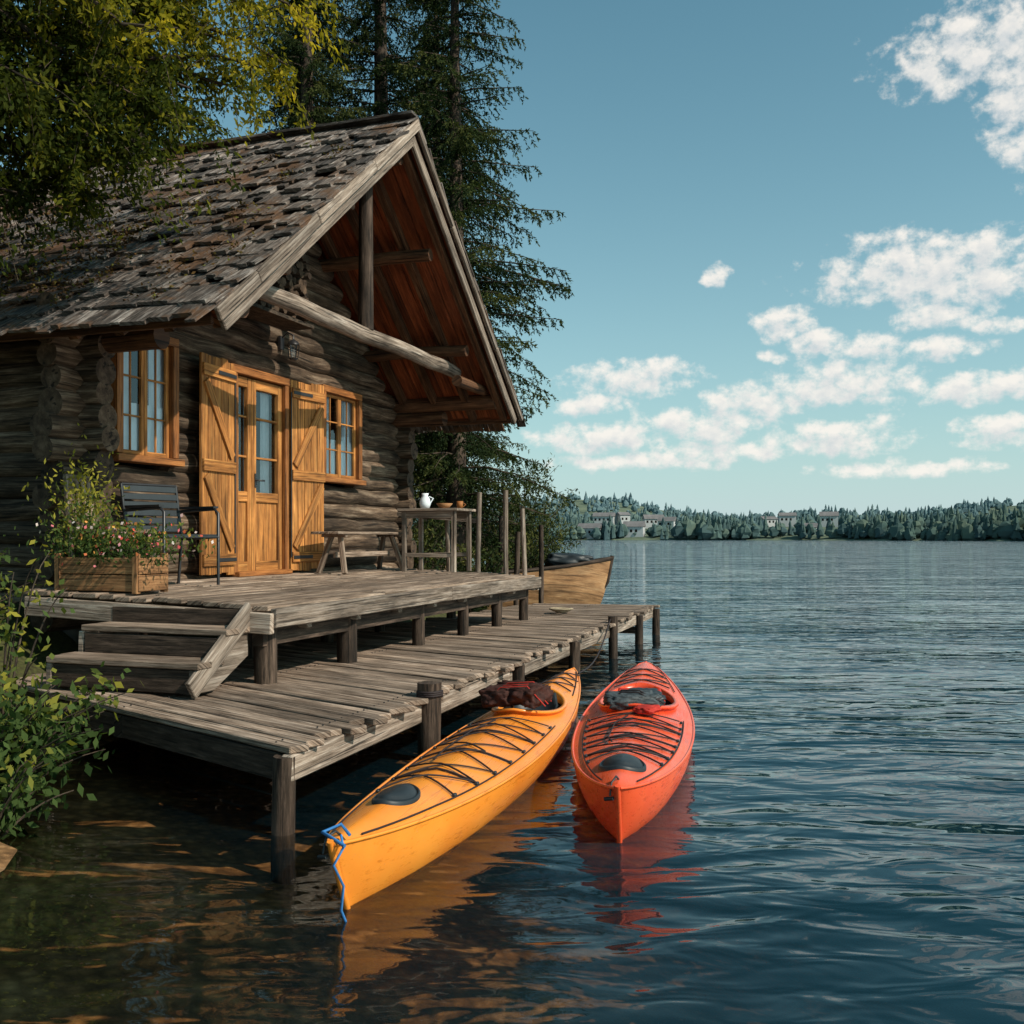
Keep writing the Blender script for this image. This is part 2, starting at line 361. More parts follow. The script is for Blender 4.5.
n_=len(P_); leafmesh('moss_and_litter',P_,rg.normal(0,1,(n_,3))*np.array([1,1,.5])+np.array([0,0,.4]),rg.normal(0,1,(n_,3)),rg.uniform(.02,.05,n_),.02,np.array(Rn),m_moss,cab)
mb=MB()
for sg in(-1,1):
    dirv,nv,R=slope(sg); y=YF+.02
    while y<.25:
        mb.box(Vector((RC,y+.085,RP))+dirv*2.08-nv*.118,(4.1,.165,.022),R); y+=.172
mb.obj('soffit_boards',[m_ceil],cab,.004)
mb=MB()
for sg in(-1,1):
    dirv,nv,R=slope(sg)
    for yy in(-1.38,-.95,-.5,-.06):
        p=Vector((RC,yy,RP))-nv*.18; mb.beam(p+dirv*.05,p+dirv*4.1,.08,.10)
    for aa in (1.1,2.2):
        q=Vector((RC+sg*aa,0,RP-SL*aa))-nv*.31
        mb.log((q.x,.2,q.z),(q.x,-1.30,q.z),.07,10)
mb.log((RC,.2,RP-.36),(RC,-1.35,RP-.36),.085)
for aa in(-.02,5.62):
    mb.log((aa,.3,3.18),(aa,-1.36,3.18),.10,12); mb.log((aa,.3,2.99),(aa,-.62,2.99),.095,12)
mb.log((4.60,-1.22,3.30),(5.90,-1.22,3.30),.065)
mb.obj('rafters_and_purlins',[m_raft],cab)
mb=MB(); mb.log((.02,-1.0,3.50),(5.12,-1.0,3.50),.08,14,.014,seg=.4); mb.obj('tie_beam',[m_grey],cab)
mb=MB(); mb.tube([(RC-.05,-1.0,3.55),(RC-.05,-1.0,4.5),(RC-.05,-1.0,5.25)],[.08,.075,.07],10)
mb.obj('king_post',[m_post],cab)
# split firewood stored on the ledge under the gable
mb=MB()
for k in range(8):
    zz=3.66+.085*k; a=1.05+.10*k+U(0,.04)
    while a<2.45:
        rr=U(.034,.05); mb.tube([(a,-.12+U(-.03,.03),zz+U(-.01,.01)),(a+U(-.02,.02),-.46+U(-.05,.04),zz+U(-.01,.01))],rr,7,capmat=1); a+=rr*2.05
mb.beam((.85,-.30,3.59),(2.55,-.30,3.59),.34,.035)
mb.obj('stacked_firewood',[m_bark,m_logend],cab)
mb=MB()
for sg in(-1,1):
    dirv,nv,R=slope(sg); p=Vector((RC,YF-.02,RP)); w1_=.10 if sg<0 else .07
    q=0.0
    while q<4.2:
        q2=min(4.28,q+U(1.1,1.9)); o_=Vector((0,-.022+U(-.006,.006),0)); mb.beam(p-nv*.055+dirv*q+o_,p+dirv*(q2-.006)-nv*(.055+U(-.006,.006))+o_,.04,w1_,up=nv,rnd=(None if sg<0 else .1)); q=q2
    mb.beam(p-nv*.16+Vector((0,.03,0))+dirv*.10,p+dirv*4.2-nv*.16+Vector((0,.03,0)),.04,.11,up=nv,rnd=.2)
mb.obj('barge_boards',[m_grey],cab,.008)
mb=MB()
for sg in(-1,1):
    a=RC+sg*3.25; mb.beam((a,YF+.05,zr(a)-.12),(a,YB,zr(a)-.12),.035,.10)
mb.obj('eave_fascia',[m_raft],cab,.005)
def curtain(mb,c0,c1,y,zb,zt):
    n=max(8,int((c1-c0)/.012)); vs=[];fs=[];uv=[]; ph=U(0,6)
    for k in range(n+1):
        aa=c0+(c1-c0)*k/n; yy=.014*math.sin(k*.9+ph)+.006*math.sin(k*2.3); vs+= [(aa,y+yy,zb),(aa,y+yy*.7,zt)]
    for k in range(n): fs.append((2*k,2*k+2,2*k+3,2*k+1)); uv.append([(0,0)]*4)
    mb.add(vs,fs,uv,.5,0,True)
def pane(mb,a0,a1,y,z0,z1):     # single sheet of glass facing the lake
    mb.add([(a0,y,z0),(a1,y,z0),(a1,y,z1),(a0,y,z1)],[(0,1,2,3)],[[(0,0)]*4],.5)
def window(nm,a0,a1,z0,z1):
    e=empty(nm,WL,0,cab); mb=MB(); c=.075; y=-.125
    for (p,q,w,h) in (((a0-c,y,z1+c/2),(a1+c,y,z1+c/2),.10,c),((a0-c-.03,y-.02,z0-c/2),(a1+c+.03,y-.02,z0-c/2),.14,c*.8)):
        mb.beam(p,q,w,h)
    for aa in(a0-c/2,a1+c/2): mb.box((aa,y,(z0+z1)/2),(c,.10,z1-z0-.004))
    mb.box(((a0+a1)/2,-.02,z1+.04),(a1-a0+.1,.2,.03)); mb.box(((a0+a1)/2,-.02,z0-.04),(a1-a0+.1,.2,.03))
    for aa in(a0-.03,a1+.03): mb.box((aa,-.01,(z0+z1)/2),(.03,.16,z1-z0))
    mb.obj('casing',[m_frame],e,.004)
    mb=MB(); t=.036; mid=(a0+a1)/2
    for s0,s1 in((a0,mid-.003),(mid+.003,a1)):
        for aa in(s0+t/2,s1-t/2): mb.box((aa,-.105,(z0+z1)/2),(t,.03,z1-z0-.006))
        for zz in(z0+t/2+.003,z1-t/2-.003): mb.box(((s0+s1)/2,-.106,zz),(s1-s0-2*t,.028,t))
        for k in(1,2): mb.box(((s0+s1)/2,-.104,z0+(z1-z0)*k/3),(s1-s0-2*t,.02,.016))
        mb.box(((s0+s1)/2,-.1025,(z0+z1)/2),(.014,.018,z1-z0-2*t))
    mb.obj('sash',[m_orange],e,.003)
    mb=MB(); pane(mb,a0+.01,a1-.01,-.098,z0+.01,z1-.01); mb.obj('glass',[m_glass],e)
    mb=MB(); W=a1-a0
    curtain(mb,a0-.02,a0+W*.34,-.05,z0,z1); curtain(mb,a1-W*.30,a1+.02,-.05,z0,z1); curtain(mb,a0,a1,-.068,z0,z0+.45)
    mb.obj('curtain',[m_white],e)
window('window',.25,.89,2.12,3.12); window('window',3.585,4.38,2.12,3.09)
e=empty('door',WL,0,cab); mb=MB(); a0,a1,z0,z1=1.83,2.69,DZ+.01,3.03; y=-.13
for aa in(a0-.035,a1+.035): mb.box((aa,y,(z0+z1)/2),(.07,.13,z1-z0))
mb.box(((a0+a1)/2,y,z1+.04),(a1-a0+.2,.14,.08)); mb.box(((a0+a1)/2,y-.02,z0+.01),(a1-a0+.1,.2,.05))
mb.box(((a0+a1)/2,-.14,z0-.12),(a1-a0+.5,.2,.15))
mb.obj('frame',[m_frame],e,.005)
mb=MB()
def leaf(s0,s1,zs):
    t=.07
    for aa in(s0+t/2,s1-t/2): mb.box((aa,-.125,(z0+z1)/2),(t,.05,z1-z0-.03))
    for zz in(z0+.08,zs,z1-.06): mb.box(((s0+s1)/2,-.126,zz),(s1-s0-2*t,.044,.10))
    for k in range(1,3): mb.box(((s0+s1)/2,-.122,zs+(z1-zs)*k/3),(s1-s0-2*t,.03,.022))
    w=s1-s0-2*t; nb=max(1,int(w/.09))
    for k in range(nb): mb.box((s0+t+w*(k+.5)/nb,-.115,(z0+zs)/2),(w/nb-.004,.025,zs-z0-.1))
leaf(a0+.005,a0+.30,z0+.78); leaf(a0+.31,a1-.005,z0+.78)
mb.obj('leaves',[m_orange],e,.004)
mb=MB(); pane(mb,a0+.02,a1-.02,-.108,z0+.82,z1-.03); mb.obj('glass',[m_glass],e)
mb=MB(); mb.tube([(a0+.36,-.16,z0+.95),(a0+.36,-.2,z0+.95),(a0+.45,-.2,z0+.95)],.01,6); mb.box((a0+.36,-.155,z0+.95),(.03,.01,.14)); mb.obj('handle',[m_black],e)
mb=MB(); curtain(mb,a0+.35,a0+.44,-.02,z0+.8,z1); curtain(mb,a1-.20,a1-.04,-.02,z0+.8,z1); mb.obj('curtain',[m_white],e)
def shutter(ah,sgn,open_,w=.60):
    e=empty('shutter',(ah,-.19+WY,0),0,cab); e.rotation_euler=(0,0,open_)
    mb=MB(); zb,zt=DZ+.03,3.11; n=5
    for k in range(n): mb.box((sgn*(w*(k+.5)/n),0,(zb+zt)/2+U(-.015,.015)),(w/n-.008,.028,zt-zb))
    for zz in(zb+.14,(zb+zt)/2,zt-.14): mb.box((sgn*w/2,-.027,zz),(w-.02,.026,.11))
    for (q0,q1) in((zb+.2,(zb+zt)/2-.06),((zb+zt)/2+.06,zt-.2)):
        mb.beam((sgn*.06,-.026,q0+.04),(sgn*(w-.06),-.026,q1-.04),.024,.09)
    mb.obj('boards',[m_orange],e,.004)
    mb=MB()
    for zz in(zb+.14,zt-.14): mb.box((sgn*w*.3,-.044,zz),(w*.55,.006,.035))
    mb.tube([(sgn*.0,-.02,zb+.14),(0,-.02,zt-.14)],.008,6); mb.obj('hinges',[m_black],e)
shutter(1.76,-1,.10); shutter(2.78,1,-.10)
e=empty('wall_lantern',(2.72,-.12+WY,3.44),0,cab); mb=MB()
mb.box((0,0,.05),(.07,.03,.14)); mb.tube([(0,0,.1),(0,-.08,.16),(0,-.15,.12),(0,-.15,.06)],.01,6)
mb.tube([(0,-.15,.08),(0,-.15,.05),(0,-.15,.02)],[.01,.06,.07],6); mb.tube([(0,-.15,-.12),(0,-.15,-.14)],[.05,.04],6)
for k in range(6):
    a=k*math.pi/3; mb.tube([(.06*math.cos(a),-.15+.06*math.sin(a),.02),(.045*math.cos(a),-.15+.045*math.sin(a),-.13)],.005,4)
mb.obj('lantern_body',[m_black],e)
mb=MB(); mb.tube([(0,-.15,-.11),(0,-.15,.01)],[.035,.045],6); mb.obj('lantern_glass',[m_glass],e)
# ------------------------------------------------------------------ porch deck
dk=empty('porch_deck',O,TH); mb=MB()
D0,D1,DW=-.72,5.05,2.07
def dz(y): return DZ+ y/DW*.074
nP=15; Y0=.06
for k in range(nP):
    y0=Y0-(DW+Y0)*(k+.5)/nP; a=D0+U(-.05,.03)
    cuts=[a]+[U(.2,4.4)]+[D1+U(-.04,.06)]
    for q in range(len(cuts)-1):
        mb.beam((cuts[q]+.004,y0,dz(y0)-.02+U(-.006,.006)),(cuts[q+1]-.004,y0,dz(y0)-.02+U(-.006,.006)),(DW+Y0)/nP-U(.008,.018),.035,roll=U(-.03,.03))
mb.obj('deck_planks',[m_dock],dk,.005)
mb=MB(); yf=-DW-.03
mb.beam((D0-.02,yf,dz(yf)-.085),(2.3,yf,dz(yf)-.08),.05,.13); mb.beam((2.31,yf,dz(yf)-.08),(D1+.05,yf-.004,dz(yf)-.09),.05,.13)
mb.beam((D0-.03,0,dz(0)-.12),(D0-.03,yf,dz(yf)-.12),.05,.14); mb.beam((D1+.03,0,dz(0)-.12),(D1+.03,yf,dz(yf)-.12),.05,.14)
for a in np.arange(D0+.5,D1,.75): mb.beam((a,0,dz(0)-.12),(a,yf+.03,dz(yf)-.12),.07,.14)
mb.obj('deck_frame',[m_grey],dk,.006)
mb=MB()
for a in(-.6,.55,1.9,3.0,4.0,4.95):
    for y in(-DW+.12,-1.0): mb.log((a,y,-1),(a,y,dz(y)-.16),.06+.02*(a<1),10,.006)
mb.beam((-.7,-DW+.12,.74),(5.0,-DW+.12,.74),.09,.12)
mb.obj('deck_posts',[m_post],dk)
mb=MB()
for (a,y,h) in((4.95,-1.35,.98),(5.0,-1.70,1.02),(5.0,-.95,.72),(4.9,-1.98,.8)):
    mb.log((a,y,dz(y)-.1),(a+U(-.03,.03),y+U(-.03,.03),dz(y)+h),.032,8,.006)
mb.beam((4.98,-.25,dz(0)+.68),(4.97,-1.35,dz(-1)+.62),.05,.05)
mb.obj('porch_railing',[m_grey],loc=O).rotation_euler=(0,0,TH)
st=empty('wooden_steps',O,TH); mb=MB()
yb0,yb1=-.78,-1.90
for k,(a,zz) in enumerate(((-.90,.80),(-1.19,.615))):
    for q in(-.075,.075): mb.beam((a+q,yb0+U(-.02,.02)+.04*k,zz),(a+q,yb1-U(.02,.05),zz),.142,.04)
mb.obj('treads',[m_dock],st,.005); mb=MB()
mb.beam((-.765,yb0-.02,.875),(-.765,yb1+.03,.875),.025,.11); mb.beam((-1.03,yb0-.02,.70),(-1.03,yb1+.03,.70),.025,.13); mb.beam((-1.31,yb0-.02,.515),(-1.31,yb1+.03,.515),.025,.15)
mb.obj('risers',[m_post],st,.005); mb=MB()
for yy in(yb0+.015,yb1+.012):
    pr=[(-.75,.78),(-1.035,.775),(-1.045,.595),(-1.325,.59),(-1.33,.44),(-1.12,.44),(-.75,.62)]
    n=len(pr); vs=[(p[0],yy-.022,p[1]) for p in pr]+[(p[0],yy+.022,p[1]) for p in pr]
    fs=[tuple(range(n)),tuple(range(2*n-1,n-1,-1))]+[(i,(i+1)%n+0,(i+1)%n+n,i+n)[::-1] for i in range(n)]
    mb.add(vs,fs,[[(vs[j][0]*.8+vs[j][2]*.3,vs[j][2]*.8) for j in f] for f in fs],U(0,1))
mb.beam((-.74,yb1-.02,.93),(-1.38,yb1-.02,.47),.035,.13); mb.obj('stringers',[m_grey],st,.005)
# ------------------------------------------------------------------ dock
dock=empty('wooden_dock'); KZ=.42
FA,FB=Vector((-1.05,4.72,0)),Vector((2.10,14.63,0)); BA,BB=Vector((-3.55,6.95,0)),Vector((.42,15.1,0))
mb=MB(); nP=76
ed=(FB-FA).normalized()
for k in range(nP):
    t=(k+.5)/nP; p=FA.lerp(FB,t); q=BA.lerp(BB,t); d=(p-q).normalized()
    p=p+d*U(-.04,.09); q=q-d*U(-.02,.12)
    w=10.4/nP*abs(d.cross(ed).z)
    tw=Vector((ed.x,ed.y,0))*U(-.012,.012)
    mb.beam(q+Vector((0,0,KZ-.02+U(-.009,.009)))+tw,p+Vector((0,0,KZ-.02+U(-.009,.009)))-tw,w-U(.008,.028),.036,roll=U(-.04,.04))
mb.obj('dock_planks',[m_dock],dock,.006)
def P(t,f=1.0,z=0): 
    a=FA.lerp(FB,t);b=BA.lerp(BB,t); return b.lerp(a,f)+Vector((0,0,z))
mb=MB()
for k in range(nP):
    t=(k+.5)/nP
    for f in(.955,.5,.06):
        for s in(-.03,.03):
            p=P(t,f)+ed*s; mb.tube([p+Vector((0,0,KZ-.004)),p+Vector((0,0,KZ+.003))],.005,6)
mb.obj('nail_heads',[m_black],dock)
mb=MB()
mb.beam(P(0,.99,KZ-.105),P(.33,.985,KZ-.105),.06,.13); mb.beam(P(.332,.985,KZ-.108),P(.70,.985,KZ-.11),.06,.13); mb.beam(P(.702,.985,KZ-.105),P(1,.985,KZ-.105),.06,.13)
mb.obj('dock_edge_beams',[m_grey],dock,.008)
mb=MB()
mb.beam(P(0.004,.0,KZ-.11),P(.004,.97,KZ-.11),.06,.13); mb.beam(P(0,.5,KZ-.11),P(1,.5,KZ-.11),.08,.13); mb.beam(P(0,.04,KZ-.11),P(1,.04,KZ-.11),.06,.13); mb.beam(P(1,.0,KZ-.11),P(1,1,KZ-.11),.06,.13)
for t in(.05,.16,.34,.52,.7,.86,.985):
    for f in(.985,.06):
        p=P(t if t>.1 or f<.5 else .004,f)
        if f>.5: p=p+Vector((.06 if t>.1 else -.02,-.02,0))
        top=KZ+(.07 if (f>.5 and t in(.16,.7)) else -.045)
        mb.log(Vector((p.x,p.y,-1.2)),Vector((p.x,p.y,top)),(.075 if t in(.16,) else .055),10,.008)
for t in(.34,.86): mb.beam(P(t,.1,KZ-.24),P(t,1.0,KZ-.24),.07,.09)
mb.obj('dock_posts',[m_post],dock)
# ------------------------------------------------------------------ furniture
def wloc(a,b): return Vector((O.x+a*cu+b*su_,O.y+a*su_-b*cu,0))
ch=empty('garden_chair',wloc(.36,.42)+Vector((0,0,DZ-.015)),TH-rad(14)); mb=MB()
w=.27
for s in(-1,1):
    mb.tube([(s*w,.26,0),(s*w,.22,.40),(s*w,.30,.84)],.013,6)
    mb.tube([(s*w,-.25,0),(s*w,-.25,.60),(s*w,-.20,.635),(s*w,.23,.62)],.013,6)
    mb.tube([(s*w,-.25,.40),(s*w,.22,.38)],.012,6); mb.box((s*w,0,.65),(.05,.44,.018))
mb.tube([(-w,.30,.84),(w,.30,.84)],.013,6); mb.tube([(-w,-.25,.40),(w,-.25,.40)],.013,6)
mb.obj('frame',[m_black],ch)
mb=MB()
for k in range(7): mb.box((0,-.22+k*.066,.415-k*.002),(2*w,.052,.016))
for k in range(6): mb.beam((-w,.228+k*.013,.47+k*.067),(w,.228+k*.013,.47+k*.067),.014,.052,up=(0,.18,1))
mb.obj('slats',[m_rubber],ch,.003)
ch=empty('wooden_chair',wloc(-.20,.32)+Vector((0,0,DZ-.01)),TH+rad(12)); mb=MB()
for s in(-1,1):
    mb.beam((s*.22,.2,0),(s*.22,.27,.86),.035,.035,up=(0,1,0)); mb.beam((s*.22,-.2,0),(s*.22,-.2,.43),.035,.035,up=(0,1,0))
for k in range(5): mb.beam((-.17+k*.085,.215,.46),(-.17+k*.085,.265,.84),.05,.015,up=(0,1,0))
mb.box((0,0,.44),(.48,.46,.03)); mb.beam((-.24,.27,.85),(.24,.27,.85),.03,.05)
mb.obj('chair_frame',[m_dock],ch,.004)
bn=empty('porch_bench',wloc(3.72,.42)+Vector((0,0,DZ-.01)),TH); mb=MB()
for k in(-1,0,1): mb.box((0,k*.115,.44),(1.75,.108,.03))
for s in(-1,1):
    for t in(-1,1): mb.beam((s*.72,t*.16,0),(s*.62,t*.05,.42),.05,.05,up=(0,1,0))
    mb.beam((s*.66,-.15,.41),(s*.66,.15,.41),.05,.03)
mb.beam((-.66,0,.2),(.66,0,.2),.03,.06); mb.obj('bench_boards',[m_dock],bn,.005)
tb=empty('porch_table',wloc(4.55,.98)+Vector((0,0,DZ-.03)),TH); mb=MB()
for k in range(5): mb.box((-.24+k*.12,0,.74),(.115,.78,.03))
for s in(-1,1):
    for t in(-1,1): mb.box((s*.24,t*.32,.36),(.05,.05,.72))
    mb.box((s*.24,0,.68),(.03,.6,.08)); mb.box((s*.24,0,.2),(.03,.6,.05))
mb.obj('table_top',[m_grey],tb,.004)
def lathe(mb,c,prof,n=16,mat=0):
    vs=[];fs=[];uv=[]
    for (r_,z_) in prof:
        for k in range(n): vs.append((c[0]+r_*math.cos(2*math.pi*k/n),c[1]+r_*math.sin(2*math.pi*k/n),c[2]+z_))
    for i in range(len(prof)-1):
        for k in range(n): fs.append((i*n+k,i*n+(k+1)%n,(i+1)*n+(k+1)%n,(i+1)*n+k)); uv.append([(0,0)]*4)
    mb.add(vs,fs,uv,.5,mat,True)
def top(name,mats,fn,loc,rz=0):
    mb=MB(); fn(mb); o=mb.obj(name,mats); o.location=loc; o.rotation_euler=(0,0,rz); return o
tz=DZ-.03+.757
top('ceramic_jug',[m_white],lambda mb:(lathe(mb,(0,0,0),[(.0,0),(.05,0),(.07,.06),(.06,.12),(.035,.16),(.045,.19),(.04,.19),(.03,.15)]),mb.tube([(.05,0,.15),(.1,0,.13),(.065,0,.07)],.008,6)),wloc(4.6,.8)+Vector((0,0,tz)))
top('serving_bowl',[m_plant],lambda mb:lathe(mb,(0,0,0),[(0,.005),(.05,0),(.10,.06),(.095,.062),(.045,.012),(0,.012)]),wloc(4.5,1.1)+Vector((0,0,tz)))
top('copper_mug',[m_frame],lambda mb:(lathe(mb,(0,0,0),[(0,0),(.035,0),(.04,.09),(.036,.09),(.03,.01)]),mb.tube([(.038,0,.07),(.07,0,.05),(.038,0,.02)],.006,6)),wloc(4.62,1.25)+Vector((0,0,tz)))
pl=empty('flower_planter',wloc(-.46,.52)+Vector((0,0,DZ-.02)),TH); pl.scale=(.9,.88,1.0); mb=MB()
for s in(-1,1):
    for k in range(2):
        mb.box((s*.17,0,.07+k*.125),(.025,.84,.118)); mb.box((0,s*.425,.07+k*.125),(.36,.025,.118))
    mb.box((s*.17,.40,.14),(.05,.05,.29)); mb.box((s*.17,-.40,.14),(.05,.05,.29))
mb.obj('box',[m_plant],pl,.004); mb=MB(); mb.box((0,0,.20),(.31,.80,.04)); mb.obj('soil',[m_dark],pl)
rg=np.random.default_rng(3)
def clump(rg,n,c,sz,out=.6):
    p=rg.normal(0,1,(n,3))*np.array(sz)*.5+np.array(c); d=rg.normal(0,1,(n,3))+np.array([0,0,out]); s=rg.normal(0,1,(n,3)); return p,d,s
p1,d1,s1=clump(rg,1800,(-.04,-.1,.34),(.32,.6,.16)); p2,d2,s2=clump(rg,1300,(-.02,.28,.55),(.26,.28,.42))
p=np.vstack([p1,p2]);d=np.vstack([d1,d2]);s=np.vstack([s1,s2]); k=p[:,2]>.2; p,d,s=p[k],d[k],s[k]
leafmesh('foliage',p,d,s,rg.uniform(.03,.06,len(p)),.02,np.clip((p[:,2]-.2)*1.2+rg.uniform(0,.6,len(p)),0,1),m_shrub,pl)
p,d,s=clump(rg,200,(-.06,-.12,.40),(.34,.6,.16)); leafmesh('flowers',p,d,s,.034,.026,rg.uniform(0,1,len(p)),m_flower,pl)
cr=MB(); pts=[]
for k in range(90):
    a=k*.35; r_=.05+.0012*k; pts.append((r_*math.cos(a),r_*math.sin(a),.012+.02*(k//18)/2+U(-.004,.004)))
cr.tube(pts,.011,5); o=cr.obj('coiled_rope',[m_rope]); q=P(.80,.55); o.location=(q.x,q.y,KZ+.01)
# ------------------------------------------------------------------ kayaks
class Kay:
    def __init__(s,L,B,ex=.66): s.L=L;s.B=B;s.ex=ex
    def w(s,t): 
        t=min(max(t,0),1); tt=t**.94
        return max(.010,s.B/2*max(0,math.sin(math.pi*tt))**s.ex)
    def zs(s,t): e=abs(2*t-1); return .165+(.125 if t<.5 else .10)*e**2.4
    def zk(s,t): e=abs(2*t-1); return -.10+.09*e**5
    def zd(s,t,y):
        w=s.w(t); q=min(1,abs(y)/w); c=.075*min(1,w/.2)+.035*math.exp(-((t-.45)/.16)**2)
        return s.zs(t)+c*(1-q**1.5)
    def X(s,t,z):
        zs,zk=s.zs(t),s.zk(t); f=max(0,min(1.2,(zs-z)/(zs-zk)))
        return t*s.L+ .16*f*math.exp(-t*14)-.10*f*math.exp(-(1-t)*14)
def kayak(bow,stern,B,mat,ck,hatches,ex,nn,m_seat):
    bow=Vector(bow);stern=Vector(stern);L=(stern-bow).length; ang=math.atan2(stern.y-bow.y,stern.x-bow.x)
    e=empty('kayak',(bow.x,bow.y,0.0),ang); e.rotation_euler=(rad(U(-1,1)),0,ang); K=Kay(L,B,ex)
    ts=[0,.004,.01,.02,.035]+list(np.linspace(.05,.95,100))+[.965,.98,.99,.996,1]
    nh=9;nd=30; V=[];F=[]; prof=[k/nh for k in range(-nh,nh+1)]
    for t in ts:
        w,zs,zk=K.w(t),K.zs(t),K.zk(t)
        for q in prof:
            a=abs(q)
            y=w*math.copysign(math.sin(a*math.pi/2)**(.8+.35*math.exp(-t*9)) if a>0 else 0,q); z=zk+(zs-zk)*a**(2.0-.7*math.exp(-t*9))
            V.append((K.X(t,z),y,z))
    n=len(prof)
    for i in range(len(ts)-1):
        for k in range(n-1): F.append((i*n+k,(i+1)*n+k,(i+1)*n+k+1,i*n+k+1))
    for base in(0,(len(ts)-1)*n):
        for k in range(nh): F.append((base+k,base+k+1,base+n-2-k,base+n-1-k) if k<nh-1 else (base+k,base+k+1,base+n-1-k))
    me=bpy.data.meshes.new('hull'); me.from_pydata(V,[],F); me.polygons.foreach_set('use_smooth',[True]*len(F)); me.materials.append(mat); me.update()
    o=bpy.data.objects.new('hull',me); sc.collection.objects.link(o); o.parent=e
    tc,rl,rw=ck; V=[];F=[]; qs=np.linspace(-1,1,nd+1); ins=[]
    for t in ts:
        for q in qs:
            w=K.w(t); y=w*q*.999; x=t*L; ex_=(x-tc*L)/rl; ey=y/rw; rr=math.hypot(ex_,ey)
            if .86<rr<1.12: x=tc*L+(x-tc*L)/rr; y=y/rr; rr=1
            t2=x/L; V.append((K.X(t2,K.zd(t2,y)) if not(.2<t2<.9) else x,y,K.zd(t2,y))); ins.append(rr)
    n=nd+1
    for i in range(len(ts)-1):
        for k in range(nd):
            f=(i*n+k,(i+1)*n+k,(i+1)*n+k+1,i*n+k+1)
            if all(ins[j]<=1.0001 for j in f) : continue
            F.append(f)
    me=bpy.data.meshes.new('deck'); me.from_pydata(V,[],F); me.polygons.foreach_set('use_smooth',[True]*len(F)); me.materials.append(mat); me.update()
    o=bpy.data.objects.new('deck',me); sc.collection.objects.link(o); o.parent=e
    mb=MB()
    for s in(-1,1): mb.tube([(K.X(t,K.zs(t)),s*(K.w(t)+.001),K.zs(t)) for t in ts],.008,6)
    mb.tube([(K.X(0,z)-.004,0,z) for z in np.linspace(K.zk(0),K.zs(0)+.012,8)],.013,8); mb.tube([(K.X(1,z)+.003,0,z) for z in np.linspace(K.zk(1),K.zs(1)+.01,6)],.012,8)
    mb.obj('seam_rim',[mat],e)
    def ck_pt(a,k=1.0,h=0): 
        x=tc*L+rl*k*math.cos(a); y=rw*k*math.sin(a); return (x,y,K.zd(x/L,y)+h)
    mb=MB(); n=48; prof=[(.99,-.11),(1.0,.0),(1.02,.035),(1.14,.04),(1.15,.025),(1.06,.018),(1.06,-.02)]
    vs=[];fs=[];uv=[]
    for i in range(n):
        for (k_,h_) in prof: vs.append(ck_pt(2*math.pi*i/n,k_,h_))
    m_=len(prof)
    for i in range(n):
        for k in range(m_-1): j=(i+1)%n; fs.append((i*m_+k,j*m_+k,j*m_+k+1,i*m_+k+1)); uv.append([(0,0)]*4)
    mb.add(vs,fs,uv,.5,0,True); mb.obj('cockpit_coaming',[mat],e)
    mb=MB(); xs=tc*L; vs=[];fs=[];uv=[]; R_=8
    for j in range(R_+1):
        k_=j/R_
        for i in range(n):
            a=2*math.pi*i/n; vs.append((xs+rl*.99*k_*math.cos(a),rw*.99*k_*math.sin(a),.02+.18*k_**4))
    for j in range(R_):
        for i in range(n): fs.append((j*n+i,j*n+(i+1)%n,(j+1)*n+(i+1)%n,(j+1)*n+i)); uv.append([(0,0)]*4)
    mb.add(vs,fs,uv,.5,0,True); mb.obj('cockpit_well',[m_dark],e)
    mb=MB(); n2=14
    vs=[];fs=[];uv=[]; rows=[(-.20,.10,.9),(-.08,.075,1),(.06,.08,1),(.15,.12,.98),(.19,.20,.92),(.215,.28,.8)]
    for (dx_,z_,k_) in rows:
        for i in range(n2+1):
            u=-1+2*i/n2; vs.append((xs+rl*.2+dx_-.05*u*u*(z_>.1),u*rw*.78*k_,z_+.09*abs(u)**3*(1 if z_<.15 else .1)))
    for j in range(len(rows)-1):
        for i in range(n2): fs.append((j*(n2+1)+i,j*(n2+1)+i+1,(j+1)*(n2+1)+i+1,(j+1)*(n2+1)+i)); uv.append([(0,0)]*4)
    mb.add(vs,fs,uv,.5,0,True); o=mb.obj('seat',[m_seat],e); so_=o.modifiers.new('thick','SOLIDIFY'); so_.thickness=.02
    for (th,hl,hw) in hatches:
        mb=MB(); vs=[];fs=[];uv=[]; prof=[(1.12,-.004),(1.12,.014),(1.02,.02),(1.0,.012),(.9,.012),(.84,.024),(.4,.027),(0.01,.027)]; n2=36
        for (k_,h_) in prof:
            for i in range(n2):
                a=2*math.pi*i/n2; x=th*L+hl*k_*math.cos(a); y=hw*k_*math.sin(a); vs.append((x,y,K.zd(x/L,y)+h_))
        for j in range(len(prof)-1):
            for i in range(n2): fs.append((j*n2+i,j*n2+(i+1)%n2,(j+1)*n2+(i+1)%n2,(j+1)*n2+i)); uv.append([(0,0)]*4)
        mb.add(vs,fs,uv,.5,0,True); mb.obj('hatch_cover',[m_rubber],e)
    mb=MB()
    def line(pts,r_=.005,h=.008):
        out=[]
        for (t0,y0),(t1,y1) in zip(pts[:-1],pts[1:]):
            m=max(3,int(abs(t1-t0)*L/.06)+4)
            for i in range(m): f=i/m; t=t0+(t1-t0)*f; y=y0+(y1-y0)*f; out.append((t*L,y,K.zd(t,y)+h))
        t,y=pts[-1]; out.append((t*L,y,K.zd(t,y)+h)); mb.tube(out,r_,6)
    t0=hatches[0][0]+.05; t1=tc-rl/L-.03
    tt=[t0]
    for i in range(nn): tt.append(tt[-1]+U(.8,1.2))
    tt=[t0+(q-t0)/(tt[-1]-t0)*(t1-t0) for q in tt]
